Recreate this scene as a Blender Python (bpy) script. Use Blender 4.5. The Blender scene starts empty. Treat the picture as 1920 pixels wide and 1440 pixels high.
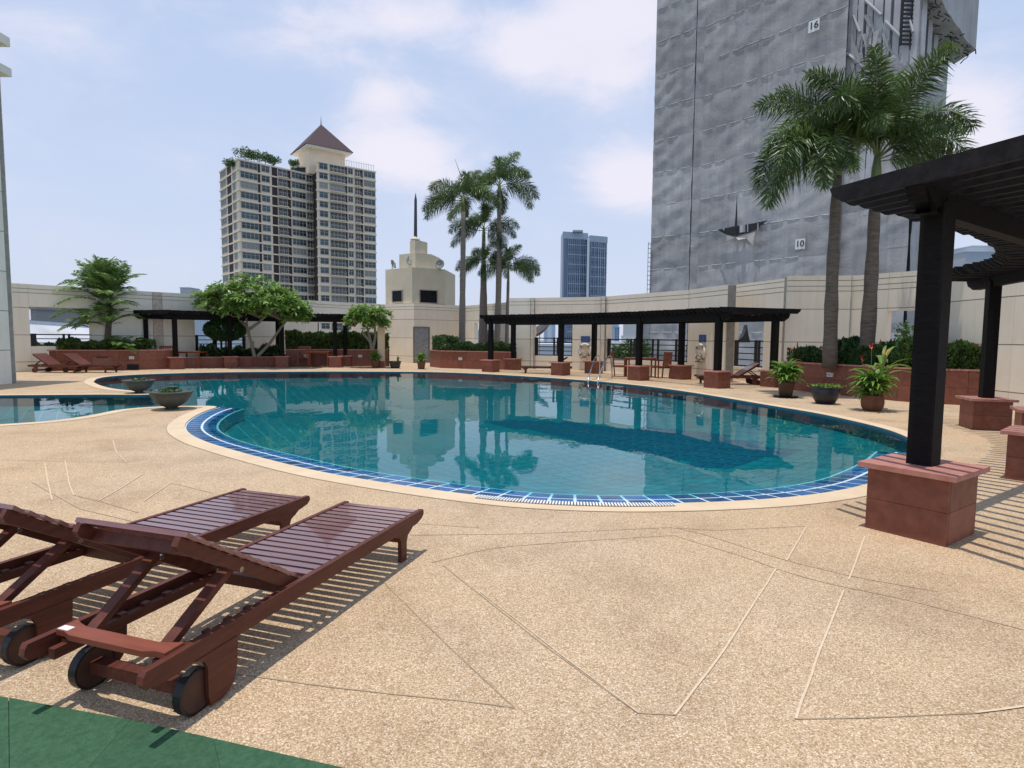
import bpy, math, random
import numpy as np
from mathutils import Vector, Matrix
from mathutils.geometry import tessellate_polygon
random.seed(7); RNG = np.random.default_rng(7)
R = math.radians
scn = bpy.context.scene
COL = scn.collection

# ------------------------------------------------------------ camera
CAM_H = 1.42; FPX = 1130.0
PITCH = math.atan(86.5 / 1130.0); ROLL = math.atan(17.0 / 1920.0)
cam_data = bpy.data.cameras.new("camera"); cam = bpy.data.objects.new("camera", cam_data)
COL.objects.link(cam); scn.camera = cam
cam_data.sensor_width = 36; cam_data.lens = 36 * FPX / 1920; cam_data.clip_end = 9000; cam_data.clip_start = .05
CM = Matrix.Translation((0, 0, CAM_H)) @ Matrix.Rotation(R(90) - PITCH, 4, 'X') @ Matrix.Rotation(ROLL, 4, 'Z')
cam.matrix_world = CM
CR = CM.to_3x3()

def ray(px, py):
    return CR @ Vector(((px - 960) / FPX, (720 - py) / FPX, -1))
def P(px, py, z=0.0):            # point of the plane z seen at photo pixel
    d = ray(px, py); t = (z - CAM_H) / d.z
    return Vector((d.x * t, d.y * t, z))
def V(px, py, Y):                # point at distance Y seen at photo pixel
    d = ray(px, py); t = Y / d.y
    return Vector((d.x * t, Y, CAM_H + d.z * t))

# ------------------------------------------------------------ world, sun, exposure
SUN_DIR = Vector((0.10, 0.065, -1)).normalized()
world = bpy.data.worlds.new("World"); scn.world = world; world.use_nodes = True
nt = world.node_tree; nt.nodes.clear()
def N(t, ty, **kw):
    n = t.nodes.new(ty)
    for k, v in kw.items():
        if k.startswith('i_'): n.inputs[k[2:].replace('_', ' ')].default_value = v
        else: setattr(n, k, v)
    return n
def ramp(t, stops, fac=None, interp='LINEAR'):
    r = t.nodes.new('ShaderNodeValToRGB'); r.color_ramp.interpolation = interp
    e = r.color_ramp.elements
    while len(e) < len(stops): e.new(.5)
    for k, (p, c) in zip(e, stops):
        k.position = p; k.color = tuple(c) + (1,) if not isinstance(c, (int, float)) else (c, c, c, 1)
    if fac is not None: t.links.new(fac, r.inputs[0])
    return r
def mixc(t, a, b, f, mode='MIX'):
    m = t.nodes.new('ShaderNodeMix'); m.data_type = 'RGBA'; m.blend_type = mode
    for s, x in ((0, f), (6, a), (7, b)):
        if hasattr(x, 'is_output'): t.links.new(x, m.inputs[s])
        else: m.inputs[s].default_value = x if s == 0 else tuple(x) + (1,)
    return m.outputs[2]
def math_(t, op, a, b=None, c=None, clamp=False):
    m = t.nodes.new('ShaderNodeMath'); m.operation = op; m.use_clamp = clamp
    for i, x in enumerate((a, b, c)):
        if x is None: continue
        if hasattr(x, 'is_output'): t.links.new(x, m.inputs[i])
        else: m.inputs[i].default_value = x
    return m.outputs[0]
sky = N(nt, 'ShaderNodeTexSky', sky_type='NISHITA', sun_disc=False)
sky.sun_elevation = math.asin(-SUN_DIR.z)
sky.sun_rotation = math.atan2(-SUN_DIR.x, -SUN_DIR.y)
sky.air_density = 1.0; sky.dust_density = 2.2; sky.ozone_density = 1.3; sky.altitude = 30
tc = N(nt, 'ShaderNodeTexCoord')
sep = N(nt, 'ShaderNodeSeparateXYZ'); nt.links.new(tc.outputs['Generated'], sep.inputs[0])
SKYGAIN = 2.0
g1 = ramp(nt, [(0.0, (4.15, 4.55, 5.6)), (.12, (3.95, 4.45, 5.65)), (.3, (3.45, 4.15, 5.6)), (.5, (3.0, 3.85, 5.5)), (.75, (2.5, 3.4, 5.3)), (1.0, (2.0, 3.0, 5.0))], sep.outputs[2])
skyb = mixc(nt, sky.outputs[0], g1.outputs[0], .88)
# clouds: soft banks at their real bearings, broken by noise
mp = N(nt, 'ShaderNodeMapping'); mp.inputs['Scale'].default_value = (1, 1, 2.2)
nt.links.new(tc.outputs['Generated'], mp.inputs[0])
n1 = N(nt, 'ShaderNodeTexNoise', i_Scale=5.5, i_Detail=9.0, i_Roughness=.62, i_Distortion=.35); nt.links.new(mp.outputs[0], n1.inputs[0])
n2 = N(nt, 'ShaderNodeTexNoise', i_Scale=1.7, i_Detail=5.0, i_Roughness=.5); nt.links.new(mp.outputs[0], n2.inputs[0])
tot = None
def bank(px, py, rx, ry, w):
    global tot
    d = ray(px, py).normalized()
    u = d.cross(Vector((0, 0, 1))).normalized(); v = u.cross(d).normalized()
    def dot(vec):
        q = N(nt, 'ShaderNodeVectorMath', operation='DOT_PRODUCT'); nt.links.new(tc.outputs['Generated'], q.inputs[0])
        q.inputs[1].default_value = vec; return q.outputs['Value']
    a = math_(nt, 'MULTIPLY', dot(u), FPX / rx); b = math_(nt, 'MULTIPLY', dot(v), FPX / ry)
    r2 = math_(nt, 'ADD', math_(nt, 'MULTIPLY', a, a), math_(nt, 'MULTIPLY', b, b))
    front = math_(nt, 'GREATER_THAN', dot(d), .1)
    f = math_(nt, 'MULTIPLY', math_(nt, 'EXPONENT', math_(nt, 'MULTIPLY', r2, -1.0)), w)
    f = math_(nt, 'MULTIPLY', f, front)
    tot = f if tot is None else math_(nt, 'ADD', tot, f)
for b in [(760, 30, 150, 60, .48), (985, 95, 75, 50, .5), (760, 285, 120, 60, .62), (1160, 110, 110, 100, .5), (1190, 350, 90, 60, .6),
          (1150, 15, 120, 40, .4), (1810, 230, 70, 90, .7), (60, 60, 120, 120, .22), (380, 330, 120, 60, .2), (560, 90, 90, 50, .2), (730, 180, 60, 30, .35)]:
    bank(*b)
dens = math_(nt, 'ADD', math_(nt, 'MULTIPLY', n1.outputs[0], 1.0), math_(nt, 'MULTIPLY', n2.outputs[0], .2))
dens = math_(nt, 'ADD', dens, tot)
dn = math_(nt, 'MULTIPLY', dens, .5)
cm = ramp(nt, [(.30, 0), (.40, .14), (.47, .50), (.58, 1.0)], dn, 'B_SPLINE')
cl = mixc(nt, (4.9, 4.9, 5.8), (5.7, 5.45, 5.95), n2.outputs[0])
skyc = mixc(nt, skyb, cl, cm.outputs[0])
bg = N(nt, 'ShaderNodeBackground', i_Strength=0.15); nt.links.new(skyc, bg.inputs[0])
wo = N(nt, 'ShaderNodeOutputWorld'); nt.links.new(bg.outputs[0], wo.inputs[0])
sl = bpy.data.lights.new("sun", 'SUN'); sl.energy = 3.35; sl.angle = R(.5); sl.color = (1, .94, .86)
so = bpy.data.objects.new("sun", sl); COL.objects.link(so)
so.rotation_euler = SUN_DIR.to_track_quat('-Z', 'Y').to_euler(); so.location = (0, 0, 60)
vs = scn.view_settings; vs.view_transform = 'Standard'; vs.look = 'None'; vs.gamma = 1; vs.exposure = 0.12
vs.use_curve_mapping = False
scn.render.engine = 'CYCLES'; scn.cycles.transparent_max_bounces = 24; scn.cycles.max_bounces = 8

# ------------------------------------------------------------ materials
MATS = {}
def mat(name, col, rough=.8, var=.12, scale=6.0, bump=.0, bscale=60.0, spec=.4, metal=0.0, col2=None, rnd=0.0, coat=0, detail=6, stretch=(1, 1, 1), sub=0):
    if name in MATS: return MATS[name]
    m = bpy.data.materials.new(name); m.use_nodes = True; t = m.node_tree; b = t.nodes['Principled BSDF']
    tcn = N(t, 'ShaderNodeTexCoord'); mpn = N(t, 'ShaderNodeMapping'); mpn.inputs['Scale'].default_value = stretch
    t.links.new(tcn.outputs['Object'], mpn.inputs[0])
    no = N(t, 'ShaderNodeTexNoise', i_Scale=scale, i_Detail=float(detail), i_Roughness=.6); t.links.new(mpn.outputs[0], no.inputs[0])
    c2 = col2 or tuple(c * (1 - 2 * var) for c in col); c1 = col if col2 else tuple(min(1, c * (1 + 1.2 * var)) for c in col)
    rp = ramp(t, [(.3, c2), (.7, c1)], no.outputs[0])
    out = rp.outputs[0]
    if rnd:
        oi = N(t, 'ShaderNodeObjectInfo')
        v = math_(t, 'ADD', math_(t, 'MULTIPLY', oi.outputs['Random'], 2 * rnd), 1 - rnd)
        cx = N(t, 'ShaderNodeCombineXYZ')
        for i in range(3): t.links.new(v, cx.inputs[i])
        out = mixc(t, out, cx.outputs[0], 1.0, 'MULTIPLY')
    t.links.new(out, b.inputs['Base Color'])
    b.inputs['Roughness'].default_value = rough; b.inputs['Specular IOR Level'].default_value = spec; b.inputs['Metallic'].default_value = metal
    b.inputs['Coat Weight'].default_value = coat
    if bump:
        nb = N(t, 'ShaderNodeTexNoise', i_Scale=bscale, i_Detail=4.0); t.links.new(mpn.outputs[0], nb.inputs[0])
        bp = N(t, 'ShaderNodeBump', i_Strength=bump, i_Distance=.02); t.links.new(nb.outputs[0], bp.inputs['Height']); t.links.new(bp.outputs[0], b.inputs['Normal'])
    if sub:
        tr = N(t, 'ShaderNodeBsdfTranslucent'); t.links.new(out, tr.inputs[0])
        ms = N(t, 'ShaderNodeMixShader'); ms.inputs[0].default_value = sub
        t.links.new(b.outputs[0], ms.inputs[1]); t.links.new(tr.outputs[0], ms.inputs[2])
        t.links.new(ms.outputs[0], t.nodes['Material Output'].inputs[0])
    MATS[name] = m; return m

def deck_material():
    m = bpy.data.materials.new('washed pebble concrete'); m.use_nodes = True; t = m.node_tree; b = t.nodes['Principled BSDF']
    tcn = N(t, 'ShaderNodeTexCoord'); co = tcn.outputs['Object']
    vo = N(t, 'ShaderNodeTexVoronoi', i_Scale=190.0); t.links.new(co, vo.inputs[0])
    rp = ramp(t, [(0, (.32, .215, .12)), (.25, (.45, .32, .185)), (.55, (.545, .40, .25)), (.8, (.63, .49, .33)), (1, (.80, .67, .51))], None)
    sp = N(t, 'ShaderNodeSeparateColor'); t.links.new(vo.outputs['Color'], sp.inputs[0]); t.links.new(sp.outputs[0], rp.inputs[0])
    edge = ramp(t, [(.25, 1.0), (.75, .80)], None)
    dv = math_(t, 'MULTIPLY', vo.outputs['Distance'], 1.0); t.links.new(dv, edge.inputs[0])
    c = mixc(t, rp.outputs[0], edge.outputs[0], 1.0, 'MULTIPLY')
    # broad tone patches and stains
    n_ = N(t, 'ShaderNodeTexNoise', i_Scale=1.1, i_Detail=7.0, i_Roughness=.62); t.links.new(co, n_.inputs[0])
    pr = ramp(t, [(.3, (.80, .76, .74)), (.5, (1.0, .99, .98)), (.72, (1.1, 1.07, 1.06))], n_.outputs[0])
    c = mixc(t, c, pr.outputs[0], 1.0, 'MULTIPLY')
    n3 = N(t, 'ShaderNodeTexNoise', i_Scale=9.0, i_Detail=5.0, i_Roughness=.7); t.links.new(co, n3.inputs[0])
    p3 = ramp(t, [(.3, (.94, .925, .915)), (.65, (1.02, 1.02, 1.02))], n3.outputs[0])
    c = mixc(t, c, p3.outputs[0], 1.0, 'MULTIPLY')
    n4 = N(t, 'ShaderNodeTexNoise', i_Scale=.35, i_Detail=2.0); t.links.new(co, n4.inputs[0])
    p4 = ramp(t, [(.35, (1.0, .97, .94)), (.65, (.97, .99, 1.03))], n4.outputs[0])
    c = mixc(t, c, p4.outputs[0], 1.0, 'MULTIPLY')
    t.links.new(c, b.inputs['Base Color']); b.inputs['Roughness'].default_value = .85; b.inputs['Specular IOR Level'].default_value = .25
    bp = N(t, 'ShaderNodeBump', i_Strength=.5, i_Distance=.003); bp.invert = True
    t.links.new(vo.outputs['Distance'], bp.inputs['Height']); t.links.new(bp.outputs[0], b.inputs['Normal'])
    return m
def water_material():
    m = bpy.data.materials.new('pool water'); m.use_nodes = True; t = m.node_tree; t.nodes.remove(t.nodes['Principled BSDF'])
    tcn = N(t, 'ShaderNodeTexCoord'); co = tcn.outputs['Object']
    mpn = N(t, 'ShaderNodeMapping'); mpn.inputs['Scale'].default_value = (1, .45, 1); t.links.new(co, mpn.inputs[0])
    a = N(t, 'ShaderNodeTexNoise', i_Scale=1.8, i_Detail=3.0, i_Roughness=.55); t.links.new(mpn.outputs[0], a.inputs[0])
    a2 = N(t, 'ShaderNodeTexNoise', i_Scale=.35, i_Detail=1.0); t.links.new(co, a2.inputs[0])
    k = ramp(t, [(.35, .25), (.65, 1.0)], a2.outputs[0])
    h = math_(t, 'MULTIPLY', a.outputs[0], k.outputs[0])
    bp = N(t, 'ShaderNodeBump', i_Strength=.12, i_Distance=.05); t.links.new(h, bp.inputs['Height'])
    fr = N(t, 'ShaderNodeFresnel', i_IOR=1.33); t.links.new(bp.outputs[0], fr.inputs['Normal'])
    tr = N(t, 'ShaderNodeBsdfTransparent'); tr.inputs[0].default_value = (.55, .96, .98, 1)
    gl = N(t, 'ShaderNodeBsdfGlossy', i_Roughness=.015); t.links.new(bp.outputs[0], gl.inputs['Normal'])
    ms = N(t, 'ShaderNodeMixShader'); t.links.new(fr.outputs[0], ms.inputs[0]); t.links.new(tr.outputs[0], ms.inputs[1]); t.links.new(gl.outputs[0], ms.inputs[2])
    t.links.new(ms.outputs[0], t.nodes['Material Output'].inputs[0])
    return m
def granite(name, a, b_, rnd=.16):
    m = mat(name, a, rough=.5, col2=b_, scale=11.0, rnd=rnd, bump=.05, bscale=90.0, spec=.35, detail=10)
    return m
def wall_paint(name, c, streak=.1):
    m = bpy.data.materials.new(name); m.use_nodes = True; t = m.node_tree; b = t.nodes['Principled BSDF']
    tcn = N(t, 'ShaderNodeTexCoord'); co = tcn.outputs['Object']
    a = N(t, 'ShaderNodeTexNoise', i_Scale=.9, i_Detail=6.0, i_Roughness=.6); t.links.new(co, a.inputs[0])
    r1 = ramp(t, [(.3, tuple(x * (1 - streak) for x in c)), (.7, c)], a.outputs[0])
    mpn = N(t, 'ShaderNodeMapping'); mpn.inputs['Scale'].default_value = (3, 3, .25); t.links.new(co, mpn.inputs[0])
    s = N(t, 'ShaderNodeTexNoise', i_Scale=2.0, i_Detail=6.0, i_Roughness=.7); t.links.new(mpn.outputs[0], s.inputs[0])
    r2 = ramp(t, [(.25, (.91, .90, .87)), (.5, (1, 1, 1))], s.outputs[0])
    c2 = mixc(t, r1.outputs[0], r2.outputs[0], .9, 'MULTIPLY')
    oi = N(t, 'ShaderNodeObjectInfo'); v = math_(t, 'ADD', math_(t, 'MULTIPLY', oi.outputs['Random'], .07), .95)
    cx = N(t, 'ShaderNodeCombineXYZ')
    for i in range(3): t.links.new(v, cx.inputs[i])
    c2 = mixc(t, c2, cx.outputs[0], 1.0, 'MULTIPLY')
    t.links.new(c2, b.inputs['Base Color']); b.inputs['Roughness'].default_value = .8; b.inputs['Specular IOR Level'].default_value = .25
    nb = N(t, 'ShaderNodeTexNoise', i_Scale=120.0); t.links.new(co, nb.inputs[0])
    bp = N(t, 'ShaderNodeBump', i_Strength=.12, i_Distance=.005); t.links.new(nb.outputs[0], bp.inputs['Height']); t.links.new(bp.outputs[0], b.inputs['Normal'])
    MATS[name] = m; return m
M_deck = deck_material(); M_water = water_material()
M_wall = wall_paint('painted render', (.88, .84, .71)); M_walllit = wall_paint('render tinted by warm light', (.88, .79, .64)); M_groove = mat('shadow joint', (.33, .31, .26))  # warm copy of the render: warm light on right walls put in its colour
M_gran = granite('red granite', (.27, .095, .058), (.165, .055, .036)); M_cap = granite('pink granite cap', (.52, .24, .19), (.36, .15, .115), rnd=.08)
M_post = mat('dark stained timber', (.0052, .0045, .005), rough=.65, var=.4, scale=9, bump=.25, bscale=25, spec=.16, stretch=(1, 1, 8))
M_slat = mat('dark weathered slat timber', (.010, .009, .010), rough=.65, var=.35, scale=12, bump=.2, bscale=20, spec=.2, rnd=.35)
M_wood = mat('varnished mahogany', (.125, .036, .022), rough=.5, scale=7, bump=.1, bscale=30, spec=.3, col2=(.07, .019, .012), stretch=(6, .8, 6), rnd=.1)
M_wood2 = mat('purple brown slat varnish', (.20, .075, .065), rough=.30, scale=7, bump=.06, bscale=30, spec=.9, coat=.8, col2=(.13, .045, .04), stretch=(.8, 6, 6), rnd=.14)
M_teak = mat('orange brown teak', (.30, .085, .032), rough=.5, scale=9, col2=(.17, .045, .02), rnd=.1)
M_black = mat('black powder coated steel', (.012, .012, .014), rough=.45)
M_cop = mat('smooth cream coping', (.66, .515, .345), rough=.75, scale=2.5, col2=(.56, .43, .285), bump=.04)
M_joint = mat('pale joint mortar', (.66, .53, .38), rough=.85, scale=30, col2=(.54, .42, .29)); M_jdark = mat('dark joint line', (.36, .27, .17), rough=.9)
M_tileblue = mat('glazed cobalt pool tile', (.012, .125, .32), rough=.2, scale=14, col2=(.007, .065, .20), rnd=.4, spec=.5)
M_grout = mat('white tile grout', (.50, .62, .68), rough=.8, scale=20, var=.05)
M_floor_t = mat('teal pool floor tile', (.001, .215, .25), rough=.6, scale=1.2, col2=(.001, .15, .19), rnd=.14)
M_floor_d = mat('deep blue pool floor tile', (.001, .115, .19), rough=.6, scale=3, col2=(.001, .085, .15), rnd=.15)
M_floor_g = mat('pool floor grout', (.12, .46, .50), rough=.8)
M_white = mat('white plastic', (.75, .75, .73), rough=.5, var=.05)
M_steel = mat('polished steel', (.62, .62, .62), rough=.22, metal=1.0, var=.05)
M_terra = mat('weathered terracotta', (.20, .085, .04), rough=.75, scale=5, col2=(.10, .045, .025), bump=.1)
M_darkpot = mat('dark grey glazed pot', (.022, .024, .032), rough=.35, scale=4, col2=(.013, .014, .02), spec=.4)
M_greybowl = mat('grey green stoneware', (.075, .085, .075), rough=.6, scale=8, col2=(.04, .048, .045), bump=.1)
M_soil = mat('soil', (.035, .022, .014), rough=1, bump=.4, bscale=40)
M_leafA = mat('bright green leaf', (.19, .34, .05), rough=.45, scale=3, col2=(.09, .20, .03), rnd=.15, sub=.3)
M_leafB = mat('dark green leaf', (.065, .13, .04), rough=.5, scale=3, col2=(.022, .055, .018), rnd=.15, sub=.2)
M_leafC = mat('hedge leaf', (.11, .19, .045), rough=.5, scale=4, col2=(.02, .05, .015), sub=.2)
M_leafP = mat('palm leaflet', (.15, .235, .06), rough=.4, scale=1.5, col2=(.045, .085, .03), rnd=.2, sub=.22, spec=.5)
M_leafY = mat('yellow green leaf', (.22, .32, .045), rough=.45, scale=3, col2=(.11, .20, .03), sub=.3)
M_leafPl = mat('plumeria leaf', (.27, .42, .085), rough=.4, scale=2.2, col2=(.12, .23, .05), sub=.28, spec=.5)
M_bark = mat('grey palm bark', (.25, .22, .18), rough=.85, scale=5, col2=(.14, .12, .10), bump=.4, bscale=12, stretch=(1, 1, 5))
M_bark2 = mat('ringed brown palm bark', (.19, .155, .12), rough=.85, scale=4, col2=(.085, .065, .05), bump=.6, bscale=9, stretch=(1, 1, 7))
M_shaft = mat('green crownshaft', (.16, .20, .08), rough=.5, scale=4)
M_flower = mat('orange bract', (.75, .12, .02), rough=.5, var=.2); M_flowr = mat('red bract', (.45, .03, .03), rough=.5, var=.2)
M_rubber = mat('green rubber mat', (.045, .125, .060), rough=.9, scale=45, col2=(.024, .075, .036), bump=.5, bscale=140, rnd=.08)
M_net = None

# ------------------------------------------------------------ mesh helpers
class MB:
    def __init__(s): s.v = []; s.f = []; s.mi = []; s.cur = 0; s.sm = False
    def add(s, vs, fs):
        o = len(s.v); s.v.extend([tuple(v) for v in vs]); s.f.extend([tuple(i + o for i in f) for f in fs]); s.mi.extend([s.cur] * len(fs)); return s
    def hexa(s, b, t):
        return s.add(list(b) + list(t), [(3, 2, 1, 0), (4, 5, 6, 7), (0, 1, 5, 4), (1, 2, 6, 5), (2, 3, 7, 6), (3, 0, 4, 7)])
    def box(s, x0, x1, y0, y1, z0, z1):
        return s.hexa([(x0, y0, z0), (x1, y0, z0), (x1, y1, z0), (x0, y1, z0)], [(x0, y0, z1), (x1, y0, z1), (x1, y1, z1), (x0, y1, z1)])
    def obox(s, c, ux, uy, hx, hy, z0, z1):   # oriented in plan
        c = Vector((c[0], c[1])); ux = Vector(ux[:2]).normalized(); uy = Vector(uy[:2]).normalized()
        pts = [c - ux * hx - uy * hy, c + ux * hx - uy * hy, c + ux * hx + uy * hy, c - ux * hx + uy * hy]
        if ux.x * uy.y - ux.y * uy.x < 0: pts = pts[::-1]
        return s.hexa([(p.x, p.y, z0) for p in pts], [(p.x, p.y, z1) for p in pts])
    def beam(s, a, b, w, h, up=Vector((0, 0, 1)), cut=0):    # bar from a to b, width w, height h about axis
        a = Vector(a); b = Vector(b); d = (b - a).normalized(); r = d.cross(up)
        if r.length < 1e-4: r = d.cross(Vector((1, 0, 0)))
        r.normalize(); u = r.cross(d).normalized()
        if cut:
            pr = [(0, h / 2), (cut * .25, -h * .05), (cut * .55, -h * .2), (cut, -h / 2)]
            L = (b - a).length
            prof = pr + [(L - x, z) for x, z in pr[::-1]]
            n = len(prof)
            vs = [a + d * x + u * z - r * (w / 2) for x, z in prof] + [a + d * x + u * z + r * (w / 2) for x, z in prof]
            fs = [tuple(range(n)), tuple(range(2 * n - 1, n - 1, -1))] + [(i, n + i, n + (i + 1) % n, (i + 1) % n) for i in range(n)]
            return s.add(vs, fs)
        q = [r * (w / 2) * i + u * (h / 2) * j for i, j in ((-1, -1), (1, -1), (1, 1), (-1, 1))]
        return s.add([a + k for k in q] + [b + k for k in q], [(0, 1, 2, 3), (7, 6, 5, 4), (0, 4, 5, 1), (1, 5, 6, 2), (2, 6, 7, 3), (3, 7, 4, 0)])
    def tube(s, pts, rad, n=8, cap=True):
        pts = [Vector(p) for p in pts]
        if not hasattr(rad, '__len__'): rad = [rad] * len(pts)
        o = []; prev = None
        for i, p in enumerate(pts):
            d = (pts[min(i + 1, len(pts) - 1)] - pts[max(i - 1, 0)]).normalized()
            r = d.cross(Vector((0, 0, 1))) if prev is None else prev - d * prev.dot(d)
            if r.length < 1e-3: r = d.cross(Vector((1, 0, 0)))
            r.normalize(); prev = r; u = r.cross(d)
            o += [p + (r * math.cos(2 * math.pi * k / n) + u * math.sin(2 * math.pi * k / n)) * rad[i] for k in range(n)]
        fs = []
        for i in range(len(pts) - 1):
            for k in range(n):
                a = i * n + k; b = i * n + (k + 1) % n
                fs.append((a, b, b + n, a + n))
        if cap: fs += [tuple(range(n))[::-1], tuple(range((len(pts) - 1) * n, len(pts) * n))]
        return s.add(o, fs)
    def lathe(s, prof, n=28, c=(0, 0, 0)):
        o = []; fs = []
        for r, z in prof:
            o += [(c[0] + r * math.cos(2 * math.pi * k / n), c[1] + r * math.sin(2 * math.pi * k / n), c[2] + z) for k in range(n)]
        for i in range(len(prof) - 1):
            for k in range(n):
                a = i * n + k; b = i * n + (k + 1) % n
                fs.append((a, b, b + n, a + n))
        fs += [tuple(range(n))[::-1], tuple(range((len(prof) - 1) * n, len(prof) * n))]
        return s.add(o, fs)
    def mesh(s, name, mats, off=None, smooth=False):
        me = bpy.data.meshes.new(name)
        v = s.v if off is None else [(a - off[0], b - off[1], c - off[2]) for a, b, c in s.v]
        me.from_pydata(v, [], s.f)
        for m in (mats if isinstance(mats, (list, tuple)) else [mats]): me.materials.append(m)
        if any(s.mi): me.polygons.foreach_set('material_index', s.mi)
        if smooth: me.polygons.foreach_set('use_smooth', [True] * len(me.polygons))
        me.update(); return me
    def build(s, name, mats, parent=None, world=False, smooth=False, loc=None):
        off = None
        if parent is not None and world:
            r = parent
            while r.parent: r = r.parent
            off = r.location
        o = bpy.data.objects.new(name, s.mesh(name, mats, off, smooth)); COL.objects.link(o)
        if parent is not None: o.parent = parent
        if loc is not None: o.location = loc
        return o
def np_mesh(name, v, f, m, parent=None, smooth=False, loc=None, mi=None):
    me = bpy.data.meshes.new(name); nv = len(v); nf = len(f); k = f.shape[1]
    me.vertices.add(nv); me.vertices.foreach_set('co', np.asarray(v, dtype=np.float32).ravel())
    me.loops.add(nf * k); me.loops.foreach_set('vertex_index', np.asarray(f, dtype=np.int32).ravel())
    me.polygons.add(nf); me.polygons.foreach_set('loop_start', np.arange(nf, dtype=np.int32) * k)
    if smooth: me.polygons.foreach_set('use_smooth', [True] * nf)
    for q in (m if isinstance(m, (list, tuple)) else [m]): me.materials.append(q)
    if mi is not None: me.polygons.foreach_set('material_index', np.asarray(mi, dtype=np.int32))
    me.update(); me.validate()
    o = bpy.data.objects.new(name, me); COL.objects.link(o)
    if parent is not None: o.parent = parent
    if loc is not None: o.location = loc
    return o
def tag(o, label=None, cat=None, group=None, kind=None):
    for k, v in (('label', label), ('category', cat), ('group', group), ('kind', kind)):
        if v: o[k] = v
    return o
def thing(name, label, cat, loc=(0, 0, 0), rz=0, group=None):
    o = bpy.data.objects.new(name, None); COL.objects.link(o); o.location = loc; o.rotation_euler = (0, 0, rz)
    o.empty_display_size = .2
    return tag(o, label, cat, group)
KIDS = {}
def children(o): return [c for c in bpy.data.objects if c.parent == o]
def copy_tree(root, loc, rz, label, scale=None):
    def rec(o, par):
        c = o.copy(); COL.objects.link(c)
        if par is not None: c.parent = par
        for ch in children(o): rec(ch, c)
        return c
    r = rec(root, None); r.location = loc; r.rotation_euler = (0, 0, rz); r['label'] = label
    if scale: r.scale = scale
    return r
def leaf_cloud(cent, size, dirs=None, aspect=.5, bend=0.0, rng=RNG):
    """diamond leaves (two triangles) at the given centres; dirs = growth directions"""
    n = len(cent); cent = np.asarray(cent)
    if dirs is None:
        dirs = rng.normal(size=(n, 3))
    d = dirs / (np.linalg.norm(dirs, axis=1, keepdims=True) + 1e-9)
    r = np.cross(d, rng.normal(size=(n, 3))); r /= (np.linalg.norm(r, axis=1, keepdims=True) + 1e-9)
    s = (np.ones(n) * size if np.isscalar(size) else np.asarray(size))[:, None]
    a = cent - d * s * .5; b = cent + d * s * .5; m = cent - d * s * .05
    if bend: b = b - np.array([0, 0, 1]) * s * bend
    l = m + r * s * aspect * .5; q = m - r * s * aspect * .5
    v = np.stack([a, l, b, q], axis=1).reshape(-1, 3)
    f = np.arange(n * 4).reshape(n, 4)
    return v, f
def catmull(pts, step=.12, closed=False):
    pts = [Vector(p) for p in pts]; n = len(pts); out = []
    rng_ = range(n) if closed else range(n - 1)
    for i in rng_:
        if closed: p0, p1, p2, p3 = pts[i - 1], pts[i], pts[(i + 1) % n], pts[(i + 2) % n]
        else: p0, p1, p2, p3 = pts[max(i - 1, 0)], pts[i], pts[i + 1], pts[min(i + 2, n - 1)]
        L = (p2 - p1).length; k = max(1, int(L / step))
        # centripetal
        def tj(ti, a, b): return ti + max((b - a).length, 1e-6) ** .5
        t0 = 0; t1 = tj(t0, p0, p1); t2 = tj(t1, p1, p2); t3 = tj(t2, p2, p3)
        if p0 == p1: t0 = -1; t1 = 0; t2 = tj(0, p1, p2); t3 = tj(t2, p2, p3)
        if p2 == p3: t3 = t2 + 1
        for j in range(k):
            t = t1 + (t2 - t1) * j / k
            A1 = p0 * ((t1 - t) / (t1 - t0)) + p1 * ((t - t0) / (t1 - t0)); A2 = p1 * ((t2 - t) / (t2 - t1)) + p2 * ((t - t1) / (t2 - t1))
            A3 = p2 * ((t3 - t) / (t3 - t2)) + p3 * ((t - t2) / (t3 - t2))
            B1 = A1 * ((t2 - t) / (t2 - t0)) + A2 * ((t - t0) / (t2 - t0)); B2 = A2 * ((t3 - t) / (t3 - t1)) + A3 * ((t - t1) / (t3 - t1))
            out.append(B1 * ((t2 - t) / (t2 - t1)) + B2 * ((t - t1) / (t2 - t1)))
    if not closed: out.append(pts[-1])
    return out
def resample(pts, step, closed=False):
    pts = [Vector(p) for p in pts]
    if closed: pts = pts + [pts[0]]
    L = [0]
    for a, b in zip(pts, pts[1:]): L.append(L[-1] + (b - a).length)
    n = max(2, int(round(L[-1] / step))); out = []; j = 0
    for i in range(n + (0 if closed else 1)):
        s = L[-1] * i / n
        while j < len(L) - 2 and L[j + 1] < s: j += 1
        t = (s - L[j]) / max(L[j + 1] - L[j], 1e-9); out.append(pts[j].lerp(pts[j + 1], min(max(t, 0), 1)))
    return out
def offset(pts, d, closed=False):       # d > 0 to the left of travel
    n = len(pts); out = []
    for i in range(n):
        a = pts[i - 1] if (closed or i) else pts[i]; b = pts[(i + 1) % n] if (closed or i < n - 1) else pts[i]
        t = (b - a); t.z = 0; t.normalize()
        out.append(pts[i] + Vector((-t.y, t.x, 0)) * d)
    return out
def inside(p, poly):
    c = False; n = len(poly); x, y = p[0], p[1]; j = n - 1
    for i in range(n):
        xi, yi = poly[i][0], poly[i][1]; xj, yj = poly[j][0], poly[j][1]
        if (yi > y) != (yj > y) and x < (xj - xi) * (y - yi) / (yj - yi) + xi: c = not c
        j = i
    return c
CMI = CM.inverted()
def proj(p):
    q = CMI @ Vector(p); return (960 + FPX * q.x / -q.z, 720 - FPX * q.y / -q.z)

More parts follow.
